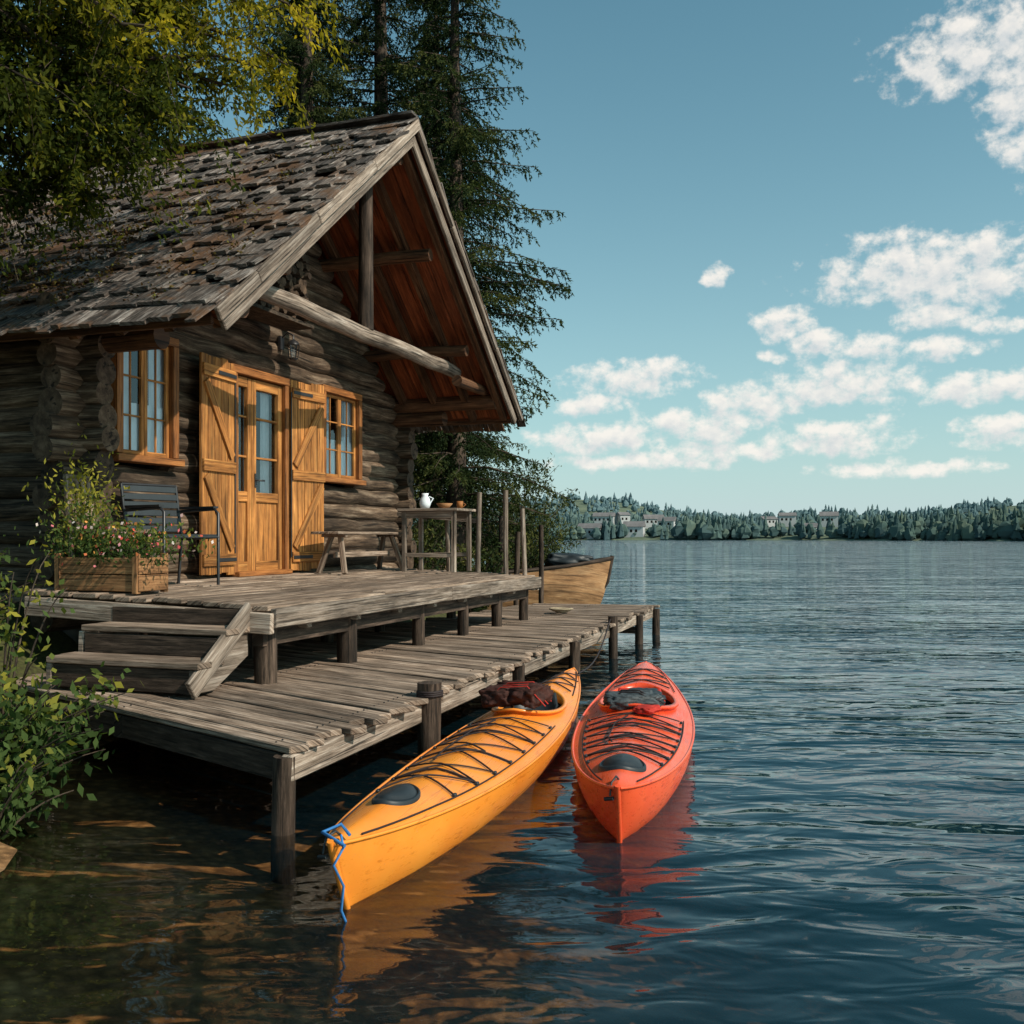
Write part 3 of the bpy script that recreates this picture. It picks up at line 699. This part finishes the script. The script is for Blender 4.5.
    for s in(-1,1):
        line([(t,s*K.w(t)*.83) for t in np.linspace(.03,t1+.02,26)],.004)
        line([(t,s*K.w(t)*.82) for t in np.linspace(tc+rl/L+.03,.97,16)],.004)
        line([(tt[i], (s if i%2 else -s)*K.w(tt[i])*(.76 if i not in(3,) else .35)) for i in range(nn+1)],.0048,.010 if s>0 else .014)
    for i in range(1,nn,2):
        t=tt[i]; w=K.w(t)*.78; line([(t,-w),(t+U(-.01,.01),0),(t,w)],.006,.009)
    line([(tt[2],K.w(tt[2])*.3),(tt[3],K.w(tt[3])*.38),(tt[5],K.w(tt[5])*.3),(tt[6],K.w(tt[6])*.1)],.005,.016)
    ta=tc+rl/L+.05
    for i in range(3):
        t=ta+i*.05; w=K.w(t)*.72; line([(t,-w),(t+.045,w)],.005); line([(t,w),(t+.045,-w)],.005)
    mb.obj('bungee_cords',[m_cord],e)
    mb=MB()
    for t in tt:
        for s in(-1,1): y=s*K.w(t)*.79; mb.box((t*L,y,K.zd(t,y)+.010),(.03,.018,.014))
    mb.obj('deck_fittings',[m_rubber],e,.004)
    mb=MB()
    mb.tube([(.09,0,K.zd(.018,0)),(.07,.01,K.zd(.014,0)+.02),(.03,.03,K.zs(0)+.015),(.01,.035,K.zs(0)-.04)],.005,6); mb.tube([(.01,.02,K.zs(0)-.05),(.03,.06,K.zs(0)-.06)],.009,8)
    mb.obj('carry_toggle',[m_rubber],e)
    return e,K,tc,rl
def puff(name,mat,loc,size,seed,parent,amp=.25,rz=None):
    import bmesh
    bm=bmesh.new(); bmesh.ops.create_cube(bm,size=1); bmesh.ops.subdivide_edges(bm,edges=bm.edges[:],cuts=13,use_grid_fill=True)
    for v in bm.verts:
        p=v.co*2; l=max(abs(c) for c in p); s=p.normalized()
        q=p.lerp(s*l*1.15,.5); n_=mnoise.noise(v.co*3.1+Vector((seed,seed,0)))*amp+(.5-abs(mnoise.noise(v.co*7+Vector((seed,0,3)))))*amp*.8
        q=q*(1+n_); v.co=Vector((q.x*size[0]/2,q.y*size[1]/2,q.z*size[2]/2))
    me=bpy.data.meshes.new(name); bm.to_mesh(me); bm.free(); me.polygons.foreach_set('use_smooth',[True]*len(me.polygons)); me.materials.append(mat)
    o=bpy.data.objects.new(name,me); sc.collection.objects.link(o); o.parent=parent; o.location=loc; o.rotation_euler=(0,U(-.15,.15),U(-.5,.5) if rz is None else rz); return o
ke,K,tc,rl=kayak((-.665,3.66),(.54,8.72),.68,m_yellow,(.66,.46,.215),[(.135,.15,.085)],.72,7,m_rubber)
x0=tc*K.L
puff('life_vest_panel',m_vest,(x0-.36,-.07,.37),(.26,.20,.12),1,ke,.3); puff('life_vest_panel',m_vest,(x0-.34,.12,.355),(.28,.20,.11),5,ke,.3); puff('vest_collar',m_vest,(x0-.20,.02,.375),(.14,.30,.10),8,ke,.3)
mb=MB()
for s in(-.09,.0,.11): mb.tube([(x0-.36+s,-.20,.31),(x0-.37+s,-.08,.44),(x0-.36+s,.1,.425),(x0-.35+s,.23,.31)],.008,6,flat=.5)
mb.obj('vest_straps',[m_redcloth],ke)
mb=MB(); mb.tube([(0.05,-.02,.31),(.0,-.05,.28),(-.02,-.02,.22),(.0,-.05,.14),(.0,-.04,.05),(.05,-.05,-.04)],.005,6); mb.tube([(-.01,-.06,.29),(.04,.05,.32),(.10,.0,.335),(.06,-.05,.31)],.007,6); mb.obj('bow_rope',[m_blue],ke)
ke2,K2,tc2,rl2=kayak((.476,4.48),(1.23,9.15),.76,m_red,(.58,.52,.25),[(.09,.14,.105)],.62,7,m_redcloth)
x0=tc2*K2.L
puff('dry_bag',m_bag,(x0-.44,.03,.315),(.24,.32,.09),2,ke2,.3); puff('folded_spray_skirt',m_rubber,(x0-.22,-.05,.29),(.26,.22,.09),9,ke2,.35); puff('red_pouch',m_redcloth,(x0-.74,-.08,.305),(.16,.13,.04),4,ke2)
mb=MB()
for s in(-.05,.04): mb.tube([(x0-.44+s,-.17,.285),(x0-.45+s,-.02,.375),(x0-.42+s,.1,.37),(x0-.43+s,.22,.28)],.006,6)
mb.obj('bag_straps',[m_cord],ke2)
mb=MB(); a=P(.70,1.0,KZ+.05); b=Vector((.56,8.4,.27))
mb.tube([a.lerp(b,i/8)-Vector((0,0,.15*math.sin(math.pi*i/8))) for i in range(9)],.008,6)
a=P(.16,.985,KZ+.0)+Vector((.06,-.02,0)); mb.tube([a+Vector((.08*math.cos(q),.08*math.sin(q),-.01+.012*q/6.28)) for q in np.linspace(0,18.8,50)],.008,5)
mb.obj('mooring_rope',[m_cord])
# ------------------------------------------------------------------ rowing boat
rb=empty('rowing_boat',(-1.95,17.2,.07),rad(3)); rb.scale=(1,1,1.15); L=3.45; ts=np.linspace(0,1,40); V=[];F=[];prof=[k/8 for k in range(-8,9)]
def rw_(t): return .62*(1-(t)**3.2)**.7*(.75+.25*min(1,t*3)) if t<1 else 0.01
def rz_(t): return .62+.22*t**3
for inner in(0,1):
    base=len(V)
    for t in ts:
        w=max(.01,rw_(t)-.03*inner); zk=-.15+.25*t**6+.03*inner
        for q in prof:
            a=abs(q); V.append((t*L+ .25*t**4*a, math.copysign(w*math.sin(a*math.pi/2)**.6,q) if a else 0, zk+(rz_(t)-zk)*a**1.6))
    n=len(prof)
    for i in range(len(ts)-1):
        for k in range(n-1): F.append((base+i*n+k,base+(i+1)*n+k,base+(i+1)*n+k+1,base+i*n+k+1))
F.append(tuple(range(n)))
mb=MB(); mb.add(V,F,[[(V[j][0],V[j][2]*1.0+V[j][1]*.3) for j in f] for f in F],.5,0,True); mb.obj('hull',[m_boat],rb)
mb=MB()
for s in(-1,1): mb.tube([(t*L+.25*t**4,s*max(.01,rw_(t)-.01),rz_(t)+.01) for t in ts],.03,8)
mb.tube([(L*.97,0,.1),(L*1.05,0,.5),(L*1.075,0,rz_(1)+.05)],.035,8)
mb.obj('gunwale',[m_post],rb); mb=MB()
for t in(.2,.5,.78): mb.box((t*L,0,.45),(.22,2*rw_(t)-.1,.03))
mb.obj('thwarts',[m_boat],rb,.005)
puff('boat_cover',m_rubber,(L*.86,0,.80),(.75,.5,.22),6,rb,.2,0)
mb=MB()
for (x,y,h) in((-.2,15.6,1.75),(.45,16.2,1.62),(.05,14.9,1.5)): mb.log((x,y,-1),(x+.03,y,h),.04,8,.01)
mb.obj('mooring_posts',[m_post])
# ------------------------------------------------------------------ trees
def spruce(name,base,H,R,seed,zmin=1.2,dn=17):
    rg=np.random.default_rng(seed); e=empty(name,base)
    mb=MB(); mb.tube([(0,0,-.5),(.03,0,H*.3),(-.02,.03,H*.65),(0,0,H)],[H*.013,H*.010,H*.006,.01],9)
    Pp=[];Dd=[];Rn=[];Ln=[]
    z=zmin
    while z<H-.1:
        f=z/H; n=rg.integers(5,8)
        r0=R*min(1,(1-f)*1.35)**.85*(.55+.45*min(1,(z-zmin+.6)/1.5))*rg.uniform(.8,1.1)
        for _ in range(n):
            az=rg.uniform(0,2*math.pi); r_=r0*rg.uniform(.5,1.12); o=np.array([math.cos(az),math.sin(az),0]); sd=np.array([-o[1],o[0],0])
            dr=rg.uniform(.12,.40); bend=rg.uniform(-.15,.15)
            f_=lambda s: o*r_*s+sd*bend*r_*s*s+np.array([0,0,z+.10*s*r_-dr*r_*s*s*1.3+.25*r_*max(0,s-.7)])
            bp=[f_(s) for s in(0,.3,.65,1)]; mb.tube([tuple(q) for q in bp],[.02,.014,.009,.004],4,cap=False)
            nt_=max(5,int(r_/.06)); tone=rg.uniform(-.15,.2)  # random needle tone per branch
            for j in range(nt_):
                s=(j+rg.uniform(0,1))/nt_; s=.08+.92*s; sidev=1 if j%2 else -1
                L2=(.30*(1-.75*s)+.07)*rg.uniform(.6,1.3)*min(1,r_/1.0+.3); b0=f_(s)
                dv=o*rg.uniform(.4,.9)+sd*sidev*rg.uniform(.6,1)+np.array([0,0,-rg.uniform(.2,1.1)]); dv/=np.linalg.norm(dv)
                m_=dn; u=rg.uniform(0,1,m_)[:,None]
                pts=b0+dv*L2*u+np.array([0,0,-.45*L2])*u*u
                Pp.append(pts); Dd.append(dv*.8+rg.normal(0,.55,(m_,3))+np.array([0,0,-.25])); Ln.append(rg.uniform(.04,.085,m_)); Rn.append(.15+.45*s+tone+rg.uniform(-.15,.15,m_))
        z+=rg.uniform(.16,.28)
    Pp=np.vstack(Pp); mb.obj('trunk',[m_bark],e)
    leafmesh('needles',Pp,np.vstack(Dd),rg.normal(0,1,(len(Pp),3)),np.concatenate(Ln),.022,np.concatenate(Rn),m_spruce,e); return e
sp1=spruce('spruce_tree',(-.92,16.3,.5),13.6,2.15,11,1.0,21)
sp2=spruce('spruce_tree',(-2.3,17.5,.7),16.5,2.3,12,2.0,18)
def copytree(e,loc,rz,s):
    n=empty('spruce_tree',loc,rz); n.scale=(s,s,s)
    for c in e.children:
        o=bpy.data.objects.new(c.name.split('.')[0],c.data); sc.collection.objects.link(o); o.parent=n
for loc,rz,s in(((-4.0,19.0,.8),1.2,1.05),((-6.2,16.5,.8),2.7,1.0),((-8.2,19,.9),4.0,1.1),((-10.5,15,.9),.6,1.0),((-1.9,22,.4),5.1,.75),((-8.5,13,.9),3.3,1.1),((-14,17,1),2.2,1.2),((-3.4,16.6,.7),2.0,.9),((-1.5,19.5,.5),3.9,.82)):
    copytree(sp2,loc,rz,s)
ov=empty('overhanging_tree',(0,0,0)); rg=np.random.default_rng(21); mb=MB()
mb.tube([(-6.1,6.6,.4),(-6.0,6.7,3),(-5.8,6.8,5.5),(-5.6,6.9,8.5)],[.24,.2,.15,.08],10)
targets=[(-1.45,7.8,5.75),(-1.62,7.6,5.45),(-1.7,7.9,5.05),(-1.6,8.3,6.3),(-2.0,7.6,4.85),(-1.9,7.3,5.35),(-2.35,7.2,4.65),(-2.5,7.0,5.3),(-2.2,7.4,5.9),(-2.75,6.8,4.25),(-2.9,7.1,5.0),(-3.0,6.9,3.9),(-3.3,6.9,4.5),(-3.5,7.2,3.95),(-3.6,6.5,3.75),(-3.1,7.4,5.6),(-3.9,6.4,4.6),(-4.2,6.6,4.0),(-4.1,7.0,5.4),(-2.6,6.2,5.3),(-3.3,6.0,5.0),(-3.4,5.6,4.6),(-5.0,5.8,5.2),(-4.8,7.8,6.2),(-6.5,5.2,6),(-7.5,7,6.2),(-6,8.6,7.2),(-3.2,8.6,6.9),(-2.6,7.7,6.7),(-2.2,6.6,4.7),(-3.0,6.3,4.3),(-3.7,6.9,5.0),(-2.7,7.5,5.6),(-3.6,6.2,4.1),(-2.65,7.1,4.05),(-3.3,6.7,3.7),(-3.05,7.2,3.85),(-3.8,6.8,3.7),(-2.4,7.0,4.35),(-3.4,7.6,5.9),(-2.3,7.8,5.4),(-2.2,7.2,4.4),(-2.5,6.9,4.15),(-1.95,7.5,4.95)]
Pp=[];Dd=[];Ss=[];Rn=[]
for ti,T in enumerate(targets):
    T=np.array(T); hz=min(8,max(2.8,T[2]-.2+rg.uniform(-.4,1.2))); b0=np.array([-5.95+.03*hz,6.7,hz])
    K_=12; pts=[b0+(T-b0)*s+np.array([0,0,.7*math.sin(math.pi*s)*.5]) +rg.normal(0,.04,3)*(s>0) for s in np.linspace(0,1,K_)]
    mb.tube([tuple(q) for q in pts],list(np.linspace(.05,.008,K_)),6,cap=False)
    big=rg.uniform(-.15,.15)
    for j in range(56):
        s=rg.uniform(.22,1)**.75; q0=b0+(T-b0)*s+np.array([0,0,.35*math.sin(math.pi*s)]); L_=rg.uniform(.20,.50)
        dv=rg.normal(0,1,3)*np.array([1,1,.5]); dv/=np.linalg.norm(dv)
        if j%2==0:
            tw=[q0+dv*L_*u+np.array([0,0,-.62*L_*u*u]) for u in np.linspace(0,1,5)]
            mb.tube([tuple(q) for q in tw],[.005,.004,.003,.003,.002],3,cap=False)
        m_n=48; u=rg.uniform(.05,1,m_n)[:,None]
        pp=q0+dv*L_*u+np.array([0,0,-.62*L_])*u*u+rg.normal(0,.038,(m_n,3))
        dd=dv*.6+rg.normal(0,.7,(m_n,3))+np.array([0,0,-.6])
        Pp.append(pp);Dd.append(dd);Ss.append(rg.normal(0,1,(m_n,3)))
        tone=.14+.48*(pp[:,0]+4.0)/2.4+.08*(pp[:,2]-4.5); Rn.append(tone+big+rg.uniform(-.18,.18)+rg.uniform(-.13,.13,m_n))  # sunlight put into leaf colour: yellower and brighter toward right and top
Pp=np.vstack(Pp);Dd=np.vstack(Dd);Ss=np.vstack(Ss);Rn=np.concatenate(Rn)
dx=Pp[:,0]-O.x;dy=Pp[:,1]-O.y;a_=dx*cu+dy*su_;b_=dx*su_-dy*cu
rz=RP-SL*np.abs(a_-RC); k=~((a_>-.65)&(b_<1.6)&(Pp[:,2]<rz+.08))
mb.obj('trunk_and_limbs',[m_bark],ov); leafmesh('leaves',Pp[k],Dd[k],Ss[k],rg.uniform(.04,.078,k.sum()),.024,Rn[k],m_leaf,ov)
def shrub(name,base,n,R,H,seed,mat,lsz=(.04,.075),lean=(0,0),lo=45,hi=75,rn=0):
    rg=np.random.default_rng(seed); e=empty(name,base); mb=MB(); Pp=[];Dd=[];Ss=[];Rn=[]
    for _ in range(n):
        az=rg.uniform(0,6.28); r_=R*rg.uniform(.3,1); h=H*rg.uniform(.4,1)
        tip=np.array([math.cos(az)*r_+lean[0],math.sin(az)*r_+lean[1],h]); b0=np.array([math.cos(az)*.2*R*.5,math.sin(az)*.2*R*.5,-.1])
        f=lambda s: b0+(tip-b0)*np.array([s**1.4,s**1.4,1])*np.array([1,1,s*1.35-.35*s*s*s]) 
        ss=np.linspace(0,1,8); mb.tube([tuple(f(s)) for s in ss],list(np.linspace(.010,.003,8)),5,cap=False)
        m_=rg.integers(lo,hi); u=rg.uniform(.25,1.02,m_)
        pp=np.array([f(s) for s in u])+rg.normal(0,.05,(m_,3)); Pp.append(pp); Dd.append(rg.normal(0,1,(m_,3))+np.array([0,0,-.2])); Ss.append(rg.normal(0,.6,(m_,3))); Rn.append(np.clip(rn+.15+.5*pp[:,2]/H+rg.uniform(-.25,.3)+rg.uniform(-.15,.15,m_),0,1))
    mb.obj('stems',[m_bark],e); Pp=np.vstack(Pp); leafmesh('leaves',Pp,np.vstack(Dd),np.vstack(Ss),rg.uniform(*lsz,len(Pp)),rg.uniform(.022,.042,len(Pp)),np.concatenate(Rn),mat,e); return e
shrub('bank_shrub',(-2.76,5.15,.0),56,.68,.62,1,m_shrub,lsz=(.045,.085),lean=(.14,-.05),lo=30,hi=52,rn=-.05)
shrub('bank_shrub',(-2.95,5.7,.1),18,.45,1.25,2,m_shrub,lo=20,hi=34,rn=.28)
shrub('bank_shrub',(-2.50,4.65,.0),26,.46,.40,3,m_shrub,lsz=(.045,.08),lo=24,hi=40)
shrub('bank_shrub',(-4.1,6.9,.3),34,.75,1.2,5,m_shrub,rn=.1)
for i,(x,y,s_) in enumerate(((-.6,15.2,1.0),(-1.6,14.8,1.4),(0.1,17.8,1.3),(-.2,19.5,2.4),(-2.8,15,1.5),(.3,20.5,2.0))):
    shrub('shore_bush',(x,y,.1),70,s_*.7,s_*1.2,30+i,m_spruce,lsz=(.06,.11),rn=.1)
# ------------------------------------------------------------------ far shore
def G(x,y,cx,cy,sx,sy,h): return h*math.exp(-((x-cx)/sx)**2-((y-cy)/sy)**2)
def shoreY(x): return 455+18*math.sin(x*.013)+10*math.sin(x*.041+1)-120/(1+math.exp(-(x-150)/16))
def fz(x,y):
    d=y-shoreY(x); b=-2+min(1,max(0,(d+6)/12))*3.2+min(5,max(0,d)*.03)
    return b+(G(x,y,85,980,110,160,24)+G(x,y,-120,1050,200,160,22)+G(x,y,480,900,150,200,24)+G(x,y,270,850,60,120,10)+G(x,y,60,620,70,60,5)+G(x,y,190,400,30,40,3))*min(1,max(0,d/60))+mnoise.noise(Vector((x*.02,y*.02,0)))*1.5
V=[];F=[];xs=np.arange(-500,1100,14);ys=np.arange(290,1500,14);nx=len(xs)
for y in ys:
    for x in xs: V.append((x,y,fz(x,y)))
for j in range(len(ys)-1):
    for i in range(nx-1): F.append((j*nx+i,j*nx+i+1,(j+1)*nx+i+1,(j+1)*nx+i))
m_hill,nt,out=newmat('hill_grass'); geo=N(nt,'ShaderNodeNewGeometry'); n1=noise(nt,geo.outputs['Position'],.05,6,.6)
principled(nt,out,ramp(nt,n1,[(.35,(.06,.09,.07)),(.6,(.15,.18,.12))]),.9,.1)  # grass greens lightened and blued, distance haze put into base colour
me=bpy.data.meshes.new('hills'); me.from_pydata(V,[],F); me.polygons.foreach_set('use_smooth',[True]*len(F)); me.materials.append(m_hill); me.update(); o=bpy.data.objects.new('hills',me); sc.collection.objects.link(o)
houses=[]
for i,px in enumerate((588,604,622,637,650,668,684,770,784,812,826)):
    D=U(468,478) if i%3==0 else U(520,600); x=(px+U(-4,4)-512)/995*D; houses.append((x,max(D,shoreY(x)+9)))
for (x,y) in houses:
    z=fz(x,y)+.3; w=U(6,13);d=7;h=U(3,5.2)
    if y>500: z+=1.2
    mb=MB(); mb.box((0,0,h/2-1.5),(w,d,h+3))
    rf=U(1.6,2.6); vs=[(-w/2-.4,-d/2-.5,h-.1),(w/2+.4,-d/2-.5,h-.1),(w/2+.4,d/2+.5,h-.1),(-w/2-.4,d/2+.5,h-.1),(-w/2-.4,0,h+rf),(w/2+.4,0,h+rf)]
    mb.add(vs,[(0,1,5,4),(2,3,4,5),(1,2,5),(3,0,4)],[[(0,0)]*4,[(0,0)]*4,[(0,0)]*3,[(0,0)]*3],.5,1)
    for k in range(int(w/2.4)): mb.box((-w/2+1.4+k*2.4,-d/2-.02,h*.55),(1.1,.06,1.3),mat=2)
    o=mb.obj('village_house',[m_wall,m_tile,m_dark]); o.location=(x,y,z); o.rotation_euler=(0,0,U(-.5,.5))
rg=np.random.default_rng(5); V=[];F=[];Rr=[]
def ftree(x,y,z,h,w,kind,rn):
    n=6
    if kind: lev=[(0.05,.0),(.12,1),(.42,.62),(.40,.75),(.72,.34),(.70,.45),(1.0,.0)]
    else: lev=[(.05,.15),(.22,.85),(.5,1.05),(.75,.8),(.93,.4),(1,.0)]
    o=len(V)
    for (hh_,ww) in lev:
        for k in range(n):
            a=k/n*6.283+rg.uniform(-.3,.3); q=w*ww*rg.uniform(.6,1.3); V.append((x+q*math.cos(a),y+q*math.sin(a),z+h*hh_+rg.uniform(-.05,.05)*h*(hh_<1))); Rr.append(min(1,max(0,rn+hh_*.4-.2+rg.uniform(-.15,.15))))
    for i in range(len(lev)-1):
        for k in range(n): F.append((o+i*n+k,o+i*n+(k+1)%n,o+(i+1)*n+(k+1)%n,o+(i+1)*n+k))
cnt=0
while cnt<6200:
    if rg.random()<.5:
        x=rg.uniform(-60,330); y=shoreY(x)+abs(rg.normal(0,24))+1
        if mnoise.noise(Vector((x*.045,y*.03,2)))<-.1 and rg.random()<.6: continue
    else: x=rg.uniform(-250,650); y=rg.uniform(480,1080)
    if y<shoreY(x)+1: continue
    if any(abs(x-hx*(y/hy))<6 and y<hy+4 for hx,hy in houses) and y<600 and rg.random()<.86: continue
    kind=rg.random()<.45; h=rg.uniform(5,11)*(1.0 if kind else .72)*(1+.35*mnoise.noise(Vector((x*.03,y*.03,7))))
    ftree(x,y,fz(x,y)-.5,h,h*(.20 if kind else .42),kind,rg.uniform(.05,.85)); cnt+=1
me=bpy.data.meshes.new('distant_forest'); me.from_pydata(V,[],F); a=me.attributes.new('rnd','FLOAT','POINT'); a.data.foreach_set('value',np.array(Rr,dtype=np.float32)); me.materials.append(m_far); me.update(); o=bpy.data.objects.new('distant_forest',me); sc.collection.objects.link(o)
# ------------------------------------------------------------------ light
sd=Vector((.66,-.36,.63)).normalized()
sun=bpy.data.lights.new('sun','SUN'); sun.energy=5.0; sun.angle=rad(.53); sun.color=(1,.91,.78)
so=bpy.data.objects.new('sun',sun); sc.collection.objects.link(so); so.rotation_euler=sd.to_track_quat('Z','Y').to_euler(); so.location=(10,-5,20)
w=bpy.data.worlds.new('World'); sc.world=w; w.use_nodes=True; nt=w.node_tree; nt.nodes.clear()
out=nt.nodes.new('ShaderNodeOutputWorld')
sky=nt.nodes.new('ShaderNodeTexSky'); sky.sky_type='NISHITA'; sky.sun_disc=False; sky.sun_elevation=math.asin(sd.z); sky.sun_rotation=math.atan2(sd.x,sd.y); sky.dust_density=.8; sky.ozone_density=1.0
bg=nt.nodes.new('ShaderNodeBackground'); bg.inputs[1].default_value=.10
skc=mixc(nt,1,sky.outputs[0],(.70,1.28,1.10),'MULTIPLY')
tc_=nt.nodes.new('ShaderNodeTexCoord'); sx=nt.nodes.new('ShaderNodeSeparateXYZ'); nt.links.new(tc_.outputs['Generated'],sx.inputs[0])
hz=M(nt,'MULTIPLY',M(nt,'POWER',2.718,M(nt,'MULTIPLY',M(nt,'MAXIMUM',sx.outputs[2],0),-5.4)),.92)
nt.links.new(mixc(nt,hz,skc,(5.8,7.0,7.5)),bg.inputs[0]); nt.links.new(bg.outputs[0],out.inputs[0])
cl=[(930,268,100,30),(900,262,45,26),(975,282,60,22),(985,45,80,34),(1025,85,34,60),(925,72,30,9),(1018,145,22,17),(720,276,14,10),(786,322,30,17),(820,345,30,15),(876,346,28,13),(935,318,42,13),(1000,324,22,8),(945,349,36,11),(632,377,62,18),(840,384,75,21),(758,400,56,15),(985,386,66,15),(600,437,70,15),(700,424,62,17),(990,426,36,12),(830,436,70,17),(725,450,75,11),(900,468,80,8),(640,462,90,9),(590,405,38,10),(770,358,16,6),(1030,440,50,9)]
m_cl,nt,out=newmat('cloud_vapour')
g=bpy.data.node_groups.new('cloud_density','ShaderNodeTree')
g.interface.new_socket('Vector',in_out='INPUT',socket_type='NodeSocketVector'); g.interface.new_socket('Density',in_out='OUTPUT',socket_type='NodeSocketFloat')
gi=g.nodes.new('NodeGroupInput'); go=g.nodes.new('NodeGroupOutput'); vec=gi.outputs[0]
nn=g.nodes.new('ShaderNodeTexNoise'); nn.inputs['Scale'].default_value=22; nn.inputs['Detail'].default_value=3; g.links.new(vec,nn.inputs['Vector'])
off=VM(g,'MULTIPLY',VM(g,'SUBTRACT',nn.outputs['Color'],(.5,.5,.5)),(.03,.018,0)); pv=VM(g,'ADD',vec,off); acc=None
for (px,py,rx,ry) in cl:
    az=math.atan((px-512)/995); el=math.atan((537-py)/995*math.cos(az)); q=VM(g,'MULTIPLY',VM(g,'SUBTRACT',pv,(az,el,0)),(995/rx/1.15,995/ry/1.15,0))
    dd=M(g,'SUBTRACT',1,VM(g,'DOT_PRODUCT',q,q)); acc=dd if acc is None else M(g,'MAXIMUM',acc,dd)
acc=M(g,'MAXIMUM',acc,-1.2)
fb=noise(g,VM(g,'MULTIPLY',vec,(1,1.2,1)),46,8,.60)
g.links.new(M(g,'ADD',acc,M(g,'MULTIPLY',M(g,'SUBTRACT',fb,.515),4.0)),go.inputs[0])
geo=nt.nodes.new('ShaderNodeNewGeometry'); dirn=VM(nt,'NORMALIZE',geo.outputs['Position']); sx=nt.nodes.new('ShaderNodeSeparateXYZ'); nt.links.new(dirn,sx.inputs[0])
az=M(nt,'ARCTAN2',sx.outputs[0],sx.outputs[1]); el=M(nt,'ARCSINE',sx.outputs[2]); cx=nt.nodes.new('ShaderNodeCombineXYZ'); nt.links.new(az,cx.inputs[0]); nt.links.new(el,cx.inputs[1])
def den(v):
    n_=nt.nodes.new('ShaderNodeGroup'); n_.node_tree=g; nt.links.new(v,n_.inputs[0]); return n_.outputs[0]
d0=den(cx.outputs[0]); d1=den(VM(nt,'ADD',cx.outputs[0],(.003,.011,0)))
cov=nt.nodes.new('ShaderNodeMapRange'); cov.interpolation_type='SMOOTHSTEP'; nt.links.new(d0,cov.inputs[0]); cov.inputs[1].default_value=-.15; cov.inputs[2].default_value=1.1
shd=nt.nodes.new('ShaderNodeMapRange'); nt.links.new(d1,shd.inputs[0]); shd.inputs[1].default_value=.1; shd.inputs[2].default_value=1.9
em=nt.nodes.new('ShaderNodeEmission'); nt.links.new(mixc(nt,shd.outputs[0],(1.0,.95,.88),(.60,.66,.70)),em.inputs[0]); em.inputs[1].default_value=.97
tr=nt.nodes.new('ShaderNodeBsdfTransparent'); mx=nt.nodes.new('ShaderNodeMixShader'); nt.links.new(M(nt,'MULTIPLY',cov.outputs[0],.93),mx.inputs[0]); nt.links.new(tr.outputs[0],mx.inputs[1]); nt.links.new(em.outputs[0],mx.inputs[2]); nt.links.new(mx.outputs[0],out.inputs[0])
m_cl.cycles.emission_sampling='NONE'
V=[];F=[];na,ne=40,20
for j in range(ne+1):
    for i in range(na+1):
        a=-.15+1.05*i/na; e_=.012+.62*j/ne; V.append((4200*math.cos(e_)*math.sin(a),4200*math.cos(e_)*math.cos(a),4200*math.sin(e_)))
for j in range(ne):
    for i in range(na): o_=j*(na+1)+i; F.append((o_,o_+1,o_+na+2,o_+na+1))
me=bpy.data.meshes.new('clouds'); me.from_pydata(V,[],F); me.materials.append(m_cl); me.update(); o=bpy.data.objects.new('clouds',me); sc.collection.objects.link(o)
print('done')
